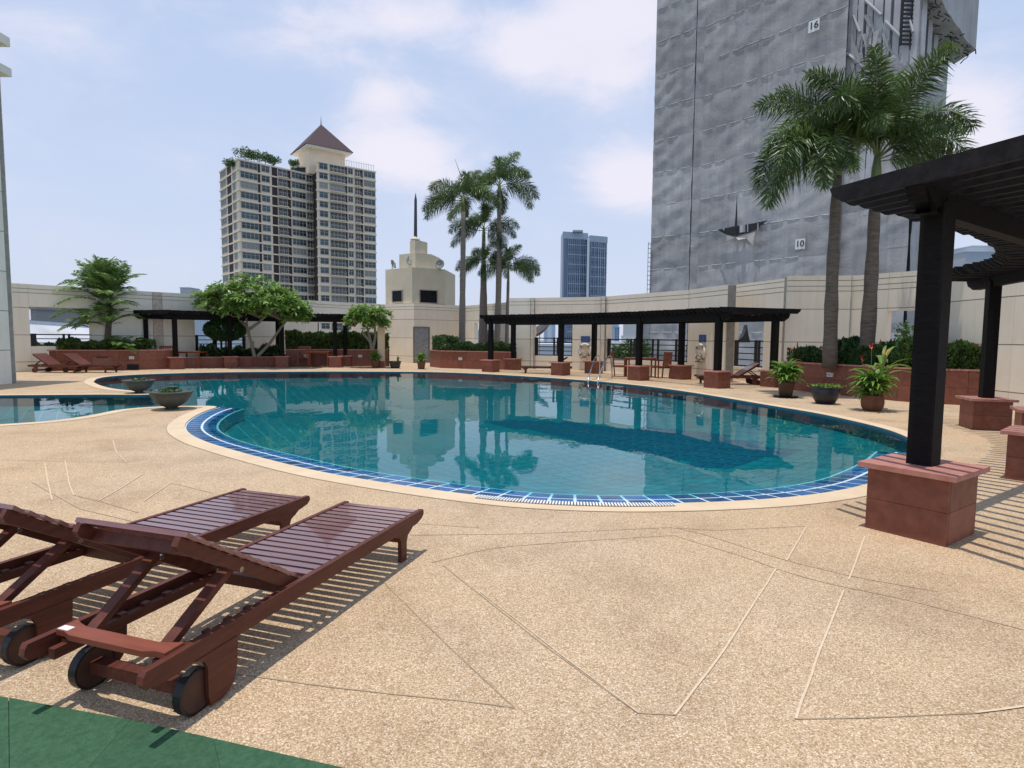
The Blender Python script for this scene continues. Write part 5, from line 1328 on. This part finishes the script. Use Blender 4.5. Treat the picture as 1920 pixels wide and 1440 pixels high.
    for sx in (1, -1):
        xa, xb = (bw - .028, bw) if sx > 0 else (-bw, -bw + .028)
        prof = [(-.03, -.02), (0, -.052), (bl_ - .03, -.05), (bl_ - .01, -.035), (bl_ - .01, 0), (-.02, 0)]
        n = len(prof); mb = MB(); mb.add([B(xa, *p) for p in prof] + [B(xb, *p) for p in prof], [tuple(range(n)), tuple(range(2 * n - 1, n - 1, -1))] + [((i + 1) % n, i, n + i, n + (i + 1) % n) for i in range(n)]); mb.build('backrest_rail', M_wood, root)
        # prop
        a = Vector(B(sx * (bw - .06), .40, -.03)); g_ = Vector((sx * (bw - .06), a.y - .06 - .25, hz - .03)); g_ = Vector((sx * (bw - .075), -.85, hz - .02))
        mb = MB(); mb.beam(a, g_, .028, .05, up=Vector((1, 0, 0))); mb.build('prop', M_wood, root)
        mb = MB(); mb.tube([(sx * (bw - .10), a.y, a.z - .01), (sx * (bw + .0), a.y, a.z - .01)], .012, 8); mb.build('pivot', M_steel, root)
    nb = 11; pit = bl_ / nb
    for k in range(nb):
        s0 = k * pit + .004; s1 = s0 + pit * .72
        q = bw if k < 2 else bw + .018; mb = MB(); mb.add([B(-q, s0, .001), B(q, s0, .001), B(q, s1, .003), B(-q, s1, .003), B(-q, s0, .015), B(q, s0, .015), B(q, s1, .022), B(-q, s1, .022)], [(3, 2, 1, 0), (4, 5, 6, 7), (0, 1, 5, 4), (1, 2, 6, 5), (2, 3, 7, 6), (3, 0, 4, 7)])
        mb.build('backrest_slat', M_wood2, root)
    mb = MB(); mb.add([(p) for p in (B(-bw + .03, bl_ - .12, -.05), B(bw - .03, bl_ - .12, -.05), B(bw - .03, bl_ - .08, -.05), B(-bw + .03, bl_ - .08, -.05), B(-bw + .03, bl_ - .12, -.0), B(bw - .03, bl_ - .12, -.0), B(bw - .03, bl_ - .08, -.0), B(-bw + .03, bl_ - .08, -.0))], [(3, 2, 1, 0), (4, 5, 6, 7), (0, 1, 5, 4), (1, 2, 6, 5), (2, 3, 7, 6), (3, 0, 4, 7)]); mb.build('backrest_batten', M_wood, root)
    return root
hp = P(272, 1262, .285); fp = P(793, 956, .28); u = (fp - hp); u.z = 0; u.normalize(); v_ = Vector((u.y, -u.x, 0))
ctr1 = flat((hp + fp) / 2) - v_ * .30
rz = math.atan2(u.y, u.x) - math.pi / 2
L1 = make_lounger('nearest wooden sun lounger, its white sticker on the head board')
L1.location = ctr1; L1.rotation_euler = (0, 0, rz)
fr2 = P(581, 930, .28); d2 = P(581, 930, .28) - P(228, 1060, .285); rz2 = math.atan2(d2.y, d2.x) - math.pi / 2
u2 = Vector((-math.sin(rz2), math.cos(rz2), 0)); v2 = Vector((u2.y, -u2.x, 0))
def lounger_at(foot_right, rzz, label):
    uu_ = Vector((-math.sin(rzz), math.cos(rzz), 0)); vv_ = Vector((uu_.y, -uu_.x, 0))
    c = flat(foot_right) - uu_ * 1.045 - vv_ * .30
    return copy_tree(L1, c, rzz, label)
lounger_at(fr2, rz2, 'second near wooden sun lounger, left of the nearest and cut by the photo edge')
# sticker on the near lounger only
bpy.context.view_layer.update()
mb = MB(); mb.box(-.268, -.215, -.925, -.895, .2945, .2965); mb.build('sticker', M_white, L1)
def far_lounger(pxh, pxf, py_h, py_f, label, side=.3):
    h_ = P(pxh, py_h); f_ = P(pxf, py_f); uu_ = (f_ - h_); uu_.z = 0; L = uu_.length; uu_.normalize()
    c = (h_ + f_) / 2; return copy_tree(L1, flat(c), math.atan2(uu_.y, uu_.x) - math.pi / 2, label)
def drop_sticker(r):
    for o in list(children(r)):
        if o.name.startswith('sticker'): bpy.data.objects.remove(o)
def far2(px, py, deg, label, bang=None):
    r = copy_tree(L1, flat(P(px, py)), R(deg), label); drop_sticker(r); return r
far2(113, 698.5, -98, 'left one of the two sun loungers by the left planter')
far2(170, 698, -97, 'right one of the two sun loungers by the left planter')
far2(1024, 699.8, 86, 'sun lounger under the middle pergola behind a plinth')
far2(1367, 720.5, 88, 'sun lounger by the small railed opening at the right end of the middle pergola')

# ------------------------------------------------------------ chairs and tables
def chair(label, loc, rz):
    r = thing('armchair', label, 'chair', (0, 0, 0), group='slatted teak armchairs')
    for sx in (-1, 1):
        MB().box(sx * .26 - .02, sx * .26 + .02, -.25, -.21, 0, .62).build('leg', M_teak, r)
        mb = MB(); mb.beam((sx * .26, .22, 0), (sx * .26, .30, .95), .04, .04); mb.build('leg', M_teak, r)
        MB().box(sx * .26 - .03, sx * .26 + .03, -.28, .26, .62, .645).build('armrest', M_teak, r)
        MB().box(sx * .26 - .015, sx * .26 + .015, -.21, .23, .36, .41).build('seat_rail', M_teak, r)
    for k in range(6): MB().box(-.245, .245, -.25 + k * .085, -.185 + k * .085, .41, .428).build('seat_slat', M_teak, r)
    for k in range(7):
        x = -.2 + k * .067; mb = MB(); mb.beam((x, .245, .42), (x, .29, .88), .035, .015, up=Vector((0, 1, 0))); mb.build('back_slat', M_teak, r)
    mb = MB(); mb.beam((-.25, .30, .91), (.25, .30, .91), .03, .08); mb.build('top_rail', M_teak, r)
    r.location = loc; r.rotation_euler = (0, 0, rz); return r
ch = chair('slatted teak armchair left of the middle pergola post, facing right', flat(P(1161, 706)), R(70))
copy_tree(ch, flat(P(1238, 708.5)), R(-75), 'slatted teak armchair right of the middle pergola post, facing left')
copy_tree(ch, flat(P(571, 687.8)), R(15), 'slatted teak armchair beside the table before the dark hedge')
copy_tree(ch, flat(P(317, 690.8)), R(40), 'slatted teak armchair behind the front post of the left pergola')
def table(label, loc, w=.5, h=.72, m=None):
    m = m or M_teak; r = thing('table', label, 'table', loc, group='teak tables')
    for k in range(6): MB().box(-w + k * w / 3 + .006, -w + (k + 1) * w / 3 - .006, -.4, .4, h - .025, h).build('top_slat', m, r)
    for sx in (-1, 1):
        for sy in (-1, 1): MB().box(sx * (w - .06) - .025, sx * (w - .06) + .025, sy * .33 - .025, sy * .33 + .025, 0, h - .07).build('leg', m, r)
    MB().box(-w + .04, w - .04, -.35, .35, h - .075, h - .026).build('apron', m, r); return r
table('teak table between the two chairs behind the middle pergola post', flat(P(1200, 706.5)), .55)
table('teak table against the hedge planter under the left pergola', flat(P(601, 688)), .5)
table('teak table behind the front post of the left pergola', flat(P(362, 689.8)), .5)

# ------------------------------------------------------------ life rings with blue signs
def ring(label, px, py, wa, wb, sgn):
    a, b = wa, wb; u_ = (b - a).normalized(); n_ = Vector((u_.y, -u_.x, 0)); t_ = sol(a, b, px); p = a.lerp(b, t_)
    z = V(px, py, p.y).z; q = p + n_ * .10
    r = thing('life_ring', label, 'life ring', (q.x, q.y, z), group='white life rings on the wall')
    Rr, rr_ = .265, .062; v = []; f = []; n1_, n2_ = 32, 12
    for i in range(n1_):
        t = 2 * math.pi * i / n1_
        for k in range(n2_):
            s = 2 * math.pi * k / n2_; rad = Rr + rr_ * math.cos(s); v.append(tuple(u_ * rad * math.cos(t) + Vector((0, 0, rad * math.sin(t))) + n_ * rr_ * .7 * math.sin(s)))
    for i in range(n1_):
        for k in range(n2_): f.append((i * n2_ + k, ((i + 1) % n1_) * n2_ + k, ((i + 1) % n1_) * n2_ + (k + 1) % n2_, i * n2_ + (k + 1) % n2_))
    MB().add(v, f).build('ring', mat('cream life ring vinyl', (.72, .68, .60), rough=.5), r, smooth=True)
    for t0 in (45, 135, 225, 315):
        mb = MB(); v = []; f = []
        for i in range(4):
            t = R(t0 - 8 + i * 16 / 3)
            for k in range(10):
                s = 2 * math.pi * k / 10; rad = Rr + (rr_ + .006) * math.cos(s); v.append(tuple(u_ * rad * math.cos(t) + Vector((0, 0, rad * math.sin(t))) + n_ * (rr_ + .006) * .75 * math.sin(s)))
        for i in range(3):
            for k in range(10): f.append((i * 10 + k, (i + 1) * 10 + k, (i + 1) * 10 + (k + 1) % 10, i * 10 + (k + 1) % 10))
        mb.add(v, f); mb.build('band', mat('grey brown strap', (.25, .21, .17)), r)
    pts = [u_ * (.22 * math.sin(i * 1.3)) * (1 - i * .03) + Vector((0, 0, -.05 - .03 * i + .05 * math.cos(i * 1.9))) + n_ * (.04 + .01 * (i % 2)) for i in range(12)]
    MB().tube(pts, .016, 5).build('rope', mat('brown rope', (.24, .15, .09)), r)
    for sx in (-1, 1): MB().beam(u_ * sx * .2 + Vector((0, 0, -.33)) - n_ * .1, u_ * sx * .2 + Vector((0, 0, -.33)) + n_ * .05, .04, .06).build('bracket', M_steel, r)
    zz = z + .50; q2 = p + n_ * .012
    s = thing('safety_sign', sgn, 'sign', (q2.x, q2.y, zz), group='blue signs above the life rings')
    mb = MB(); mb.hexa([tuple(k + Vector((0, 0, -.13))) for k in (-u_ * .21 + n_ * .02, u_ * .21 + n_ * .02, u_ * .21, -u_ * .21)], [tuple(k + Vector((0, 0, .13))) for k in (-u_ * .21 + n_ * .02, u_ * .21 + n_ * .02, u_ * .21, -u_ * .21)])
    mb.build('sign_plate', mat('blue sign paint', (.03, .08, .28), rough=.4), s)
    for k, w_ in enumerate((.15, .17, .12)):
        mb = MB(); z_ = .06 - k * .055; mb.hexa([tuple(kk + Vector((0, 0, z_ - .012))) for kk in (-u_ * w_ + n_ * .024, u_ * w_ + n_ * .024, u_ * w_ + n_ * .02, -u_ * w_ + n_ * .02)], [tuple(kk + Vector((0, 0, z_ + .006))) for kk in (-u_ * w_ + n_ * .024, u_ * w_ + n_ * .024, u_ * w_ + n_ * .02, -u_ * w_ + n_ * .02)]); mb.build('lettering_line', mat('faint sign print', (.14, .22, .42)), s)
ring('white life ring hung on the wall left of the pool ladder', 1098, 657, wp(1002, 558.6), wp(1127, 556.3), 'blue safety sign above the left life ring')
ring('white life ring hung on the wall near the right lounger', 1318, 661, wp(1292.5, 543.2), wp(1365, 533.6), 'blue safety sign above the right life ring')

# ------------------------------------------------------------ pool ladder handrails
r = thing('pool_ladder', 'pair of polished steel grab rails at the far pool edge', 'pool ladder', tuple(P(1115, 713)))
for px, py, qx, qy in ((1103, 715, 1124, 706), (1121, 716.5, 1147, 709)):
    a = P(px, py); b = P(qx, qy); d = (b - a)
    pts = [a + Vector((0, 0, -.25)), a + Vector((0, 0, .02)), a + d * .12 + Vector((0, 0, .25)), a + d * .42 + Vector((0, 0, .62)), a + d * .62 + Vector((0, 0, .76)), a + d * .8 + Vector((0, 0, .80)), a + d * .95 + Vector((0, 0, .76)), a + d + Vector((0, 0, .66)), b + Vector((0, 0, 0))]
    MB().tube(catmull(pts, .05), .024, 8).build('handrail', M_steel, r, world=True, smooth=True)
for k in range(3):
    a = P(1103, 715); b = P(1121, 716.5); z = -.2 - .25 * k; MB().beam(a + Vector((0, -.02, z)), b + Vector((0, -.02, z)), .07, .02).build('tread', M_steel, r, world=True)

# ------------------------------------------------------------ shower
sa = P(714, 689.5); r = thing('shower_column', 'slim cream shower column with a white arm on the right', 'shower', tuple(sa))
zt_ = V(714, 590, sa.y).z
c_ = MB(); c_.box(sa.x - .14, sa.x + .14, sa.y, sa.y + .28, .30, zt_); c_.build('column', M_cop, r, world=True)
for k in range(2): MB().box(sa.x - .15, sa.x + .15, sa.y - .01, sa.y + .29, .0 + .15 * k + .002, .15 * (k + 1) - .002).build('granite_slab', M_gran, r, world=True)
z = V(720, 619, sa.y).z; MB().tube([(sa.x + .14, sa.y + .14, z), (sa.x + .46, sa.y + .14, z - .01)], .018, 6).build('shower_arm', M_white, r, world=True)
z = V(732, 624, sa.y).z; MB().lathe([(.02, .08), (.03, .04), (.075, .0)], 14, (sa.x + .42, sa.y + .14, z - .04)).build('shower_head', M_white, r, world=True)

# ------------------------------------------------------------ planter wall lamps and grille
def face_pt(fl, px):
    best = None
    for a, b in zip(fl, fl[1:]):
        t = sol(a, b, px)
        if 0 <= t <= 1.0: u_ = (b - a).normalized(); return a.lerp(b, t), Vector((u_.y, -u_.x, 0)), u_
    a, b = fl[0], fl[-1]; u_ = (b - a).normalized(); return a.lerp(b, sol(a, b, px)), Vector((u_.y, -u_.x, 0)), u_
for fl, px, py, lb in ((flL, 245, 671, 'small white bulkhead lamp on the left planter face'), (flH, 675, 668, 'small white bulkhead lamp on the hedge planter face near the shower'), (flC, 864, 673, 'small white bulkhead lamp on the centre palm planter'), (flR, 1561, 703, 'small white bulkhead lamp on the right planter face'), (flH, 573, 668, 'small white bulkhead lamp above the chair under the left pergola')):
    p, n_, u_ = face_pt(fl, px); z = V(px, py, p.y).z
    r = thing('wall_lamp', lb, 'lamp', (p.x, p.y, z), group='bulkhead lamps on the planters')
    sc_ = 1.0
    MB().beam(-n_ * .01, n_ * .05, .17, .10).build('housing', M_white, r)
    MB().beam(n_ * .05, n_ * .06, .11, .05).build('lens', mat('frosted lens', (.45, .45, .43), rough=.3), r)
    MB().hexa([tuple(k + Vector((0, 0, .05))) for k in (-u_ * .095 + n_ * .08, u_ * .095 + n_ * .08, u_ * .095, -u_ * .095)], [tuple(k + Vector((0, 0, .062))) for k in (-u_ * .095 + n_ * .08, u_ * .095 + n_ * .08, u_ * .095, -u_ * .095)]).build('hood', M_white, r)
p, n_, u_ = face_pt(flL, 247); r = thing('vent_grille', 'dark low vent grille in the left planter below its lamp', 'vent', tuple(p))
for k in range(4): MB().beam(p - u_ * .18 + n_ * .02 + Vector((0, 0, .05 + .045 * k)), p + u_ * .18 + n_ * .02 + Vector((0, 0, .05 + .045 * k)), .05, .02).build('louvre', M_black, r, world=True)
MB().beam(p - u_ * .2 + n_ * .006 + Vector((0, 0, .12)), p + u_ * .2 + n_ * .006 + Vector((0, 0, .12)), .012, .22).build('frame', M_dark, r, world=True)
p, n_, u_ = face_pt(flL, 190); r = thing('wall_niche', 'shallow pale stone panel with a dark slot in the left planter face', 'panel', tuple(p))
MB().beam(p - u_ * .32 + n_ * .012 + Vector((0, 0, .30)), p + u_ * .32 + n_ * .012 + Vector((0, 0, .30)), .022, .44).build('stone_panel', mat('brown stone panel', (.26, .13, .09), scale=6, col2=(.18, .09, .06)), r, world=True)
MB().beam(p - u_ * .2 + n_ * .03 + Vector((0, 0, .52)), p + u_ * .2 + n_ * .03 + Vector((0, 0, .52)), .02, .04).build('slot', M_dark, r, world=True)

# ------------------------------------------------------------ pots, bowls and their plants
def pot(name, label, px, py, prof, m, cat='plant pot', soil=None, n=32, grp=None):
    c = flat(P(px, py)); r = thing(name, label, cat, tuple(c), group=grp)
    MB().lathe(prof, n).build('vessel', m, r, smooth=True)
    if soil: MB().lathe([(soil[0], soil[1] - .02), (soil[0] * .9, soil[1])], 20).build('soil', M_soil, r)
    return r
def blades(parent_label, loc, n, L, zb, spread, m, seed, name='potted_plant', cat='plant', flowers=(), w=.09, stems=True):
    rng = np.random.default_rng(seed); r = thing(name, parent_label, cat, (loc.x, loc.y, zb)); V_ = []; F_ = []; o = 0
    for i in range(n):
        az = rng.uniform(0, 2 * math.pi); el = rng.uniform(.45, 1.45); ln = L * rng.uniform(.55, 1.0); d = np.array([math.cos(az), math.sin(az)]); sd = np.array([-math.sin(az), math.cos(az)])
        base = d * rng.uniform(0, spread); h0 = rng.uniform(0, .45) * L
        ww = w * rng.uniform(.7, 1.2); prev = np.array([base[0], base[1], h0]); e = el; seg = 5
        for k in range(seg + 1):
            wk = ww * math.sin(math.pi * (.12 + .86 * k / seg)) * .5
            V_ += [(prev[0] - sd[0] * wk, prev[1] - sd[1] * wk, prev[2] + wk * .3), (prev[0], prev[1], prev[2] - wk * .2), (prev[0] + sd[0] * wk, prev[1] + sd[1] * wk, prev[2] + wk * .3)]
            st = ln / seg * .62; prev = prev + np.array([d[0] * math.cos(e), d[1] * math.cos(e), math.sin(e)]) * st; e -= rng.uniform(.22, .42)
        for k in range(seg):
            q = o + 3 * k; F_ += [(q, q + 1, q + 4, q + 3), (q + 1, q + 2, q + 5, q + 4)]
        o += 3 * (seg + 1)
    tag(np_mesh('foliage', np.array(V_), np.array(F_), m, r, smooth=True), kind='stuff')
    if stems:
        mb = MB()
        for i in range(18):
            a = rng.uniform(0, 6.28); q = rng.uniform(0, spread); mb.tube([(math.cos(a) * q, math.sin(a) * q, -.05), (math.cos(a) * q * 1.5, math.sin(a) * q * 1.5, L * rng.uniform(.4, .75))], [.012, .007], 4)
        tag(mb.build('stems', M_shaft, r), kind='stuff')
    for (fx, fy, fz, s, mm) in flowers:
        mb = MB()
        for k in range(7):
            a = k * .9; mb.add([(fx, fy, fz + .02 * k - .04), (fx + s * math.cos(a), fy + s * math.sin(a) * .6, fz + .02 * k + s * .5), (fx + s * .5 * math.cos(a + .5), fy + s * .3 * math.sin(a + .5), fz + .02 * k - s * .1)], [(0, 1, 2)])
        mb.build('flower', mm, r); mb = MB(); mb.tube([(fx * .3, fy * .3, 0), (fx, fy, fz)], .006, 4); mb.build('flower_stem', M_shaft, r)
    return r
bowlp = [(.085, 0), (.09, .02), (.10, .045), (.17, .075), (.27, .155), (.335, .245), (.365, .32), (.385, .325), (.388, .345), (.36, .35), (.335, .335)]
def bowl(label, px, py, k, grp='wide stoneware bowls beside the pool'):
    pr = [(a * k, b * k) for a, b in bowlp]; r = pot('stoneware_bowl', label, px, py, pr, M_greybowl, soil=(.335 * k, .325 * k), grp=grp, cat='bowl')
    mb = MB()
    for i in range(3): a = i * 2.09; mb.box(.1 * k * math.cos(a) - .03, .1 * k * math.cos(a) + .03, .1 * k * math.sin(a) - .03, .1 * k * math.sin(a) + .03, -.002, .03)
    mb.build('feet', M_greybowl, r); return r
b1 = bowl('nearer wide grey stoneware bowl on the deck spit between the pools', 322, 767.5, 1.0)
b2 = bowl('farther wide grey stoneware bowl on the thin strip behind', 261, 737, .92)
def tuft(label, base, z, r_, n, seed, m):
    rng = np.random.default_rng(seed); o = thing('bowl_plants', label, 'plant', (base.x, base.y, z)); p = np.column_stack([rng.normal(size=n) * r_ * .5, rng.normal(size=n) * r_ * .5, rng.random(n) * .05])
    v, f = leaf_cloud(p, .07, rng.normal(size=(n, 3)) + np.array([0, 0, .8]), rng=rng); tag(np_mesh('foliage', v, f, m, o), kind='stuff'); return o
tuft('low green plants in the nearer grey bowl', b1.location, .335, .26, 130, 1, M_leafC); tuft('low green plants in the farther grey bowl', b2.location, .31, .22, 90, 2, M_leafC)
mb = MB(); mb.lathe([(.04, 0), (.085, .03), (.10, .06), (.085, .065), (.06, .05)], 16); o = mb.build('small_cup', M_greybowl, None, smooth=True); o.location = (b1.location.x - .03, b1.location.y + .1, .37); tag(o, 'small grey dish standing on the nearer stoneware bowl', 'dish')

tp = [(.12, 0), (.15, .02), (.175, .18), (.19, .30), (.21, .33), (.21, .36), (.185, .36)]
r = pot('terracotta_pot', 'dark terracotta pot on a saucer beside the pergola end', 1473, 745, [(a * 1.0, b + .03) for a, b in tp], mat('dark terracotta', (.09, .04, .022), rough=.7, scale=5, col2=(.05, .025, .015)), soil=(.18, .36))
MB().lathe([(.15, 0), (.28, .015), (.30, .035), (.27, .03)], 28).build('saucer', M_darkpot, r)
pa = r.location
blades('bushy bright green plant with red bracts in the dark terracotta pot', pa, 140, .78, .36, .13, M_leafA, 5, flowers=[(.14, .05, .78, .035, M_flower), (.09, .03, .84, .03, M_flower), (.30, 0, .42, .06, M_flowr), (.22, 0, .52, .045, M_flowr)])
r = pot('terracotta_pot', 'round orange brown terracotta pot in front of the right planter', 1635, 770, [(.15, 0), (.165, .01), (.20, .08), (.215, .18), (.205, .26), (.19, .30), (.2, .32), (.18, .32)], M_terra, soil=(.18, .31))
blades('large bright green heliconia like plant with orange flowers in the round terracotta pot', r.location, 150, .80, .28, .13, M_leafA, 6, flowers=[(-.08, 0, .98, .085, M_flower), (.22, 0, .86, .075, M_flower), (-.26, 0, .74, .06, M_flowr)], w=.085)
blades('long yellow green leaves leaning right out of the round terracotta pot', r.location + Vector((.16, 0, 0)), 16, 1.25, .45, .05, M_leafY, 16, w=.075, stems=False)
r = pot('glazed_pot', 'squat dark glazed bowl pot between the two terracotta pots', 1547, 757, [(.17, 0), (.19, .015), (.27, .15), (.305, .26), (.29, .33), (.27, .36), (.30, .375), (.295, .395), (.25, .385)], M_darkpot, soil=(.26, .37))
tuft('low bright sprouts filling the squat dark glazed pot', r.location, .39, .26, 300, 8, M_leafY)
for px, py, lb, lb2 in ((704, 689.8, 'small terracotta pot left of the shower column', 'leafy green plant in the pot left of the shower column'), (790, 692, 'small terracotta pot before the grey door', 'leafy green plant in the pot before the grey door')):
    r = pot('terracotta_pot', lb, px, py, [(a * .95, b * .95) for a, b in tp], M_terra, soil=(.17, .34)); blades(lb2, r.location, 80, .62, .30, .10, M_leafA, int(px), w=.08)
r = pot('glazed_pot', 'dark square sided glazed pot with a sprig between the potted plants', 741, 690.5, [(.18, 0), (.2, .02), (.24, .18), (.26, .28), (.28, .30), (.28, .33), (.24, .33)], M_darkpot, soil=(.24, .32))
blades('small sprig leaning right in the dark glazed pot', r.location + Vector((.12, 0, 0)), 7, .3, .33, .03, M_leafA, 77, w=.06)

# ------------------------------------------------------------ dishes
def dish(label, px, py, Y, rad, yaw, tilt, m=None, pole=.6):
    c = V(px, py, Y); r = thing('satellite_dish', label, 'satellite dish', (c.x, c.y, c.z - pole))
    prof = [(rad * t, rad * .32 * t * t) for t in (0.02, .25, .5, .75, 1.0)] + [(rad * 1.0, rad * .32 + .02)] + [(rad * t, rad * .32 * t * t + .02) for t in (.75, .5, .25, .02)]
    mb = MB(); mb.lathe(prof, 24); M_ = Matrix.Rotation(yaw, 4, 'Z') @ Matrix.Rotation(tilt, 4, 'X')
    mb.v = [tuple(M_ @ Vector(v) + Vector((0, 0, pole))) for v in mb.v]; mb.build('reflector', m or mat('dish grey green', (.26, .29, .26), rough=.6), r, smooth=True)
    MB().tube([(0, .05, 0), (0, .05, pole - .02)], .03, 6).build('mast', M_conc, r)
    f = M_ @ Vector((0, 0, rad * .9)) + Vector((0, 0, pole)); MB().tube([M_ @ Vector((0, -rad, rad * .32)) + Vector((0, 0, pole)), f], .012, 4).build('feed_arm', M_conc, r); MB().tube([f, f + (M_ @ Vector((0, 0, -.1)))], .035, 6).build('feed_horn', M_conc, r)
    return r
dish('round dish facing the camera on the front corner of the pavilion', 771, 489, ta.y - .2, .27, R(0), R(78), pole=.42)
dish('round dish on the right end of the pavilion roof', 825.5, 496, tcc.y - .2, .27, R(-15), R(80), pole=.3)
dish('dish seen edge on at the left end of the pavilion roof', 735, 496, ta.y + .2, .26, R(75), R(70), pole=.3)
dish('large dark mesh dish tilted up behind the railed opening', 1012, 627, 33, .85, R(-70), R(35), m=mat('dark dish mesh', (.09, .09, .10)), pole=1.4)
# dark roof ornament behind the right opening
c = V(1398, 640, 24.5); r = thing('gable_ornament', 'black swept gable ornament with a curved spike beyond the small opening', 'ornament', (c.x, c.y, .6))
pr = [(1381, 642), (1386, 636), (1392, 632), (1396, 626), (1399.5, 617), (1401, 609), (1402.5, 622), (1405, 634), (1407, 642)]
vs_ = [V(a, b, 24.5) - r.location for a, b in pr]; n = len(vs_)
MB().add(vs_ + [v + Vector((0, .35, 0)) for v in vs_], [tuple(range(n)), tuple(range(2 * n - 1, n - 1, -1))] + [((i + 1) % n, i, n + i, n + (i + 1) % n) for i in range(n)]).build('gable', M_black, r)

# ------------------------------------------------------------ green rubber mat
r = thing('rubber_mat', 'green rubber play mat in the lower left corner', 'mat', tuple(P(200, 1400)))
E0, E1, E2, E3, E4 = P(-260, 1262), P(17, 1314), P(245, 1356), P(400, 1391), P(720, 1464)
dn = Vector((.0, -2.2, 0))
segs = [(E0, E1, E0 + dn, P(19, 1500)), (E1, E2, P(19, 1500), P(120, 1500)), (E2, E3, P(120, 1500), P(425, 1500)), (E3, E4, P(425, 1500), P(800, 1620))]
for a, b, d_, c_ in segs:
    cc = (a + b + c_ + d_) / 4; q = [flat(x.lerp(cc, .003)) for x in (d_, c_, b, a)]
    MB().hexa([(p.x, p.y, .0) for p in q], [(p.x, p.y, .014) for p in q]).build('mat_tile', M_rubber, r, world=True)
q = [flat(x) for x in (P(-260, 1500) + dn, P(900, 1700) + dn, P(800, 1622), P(425, 1502), P(120, 1502), P(19, 1502), P(-300, 1502))]
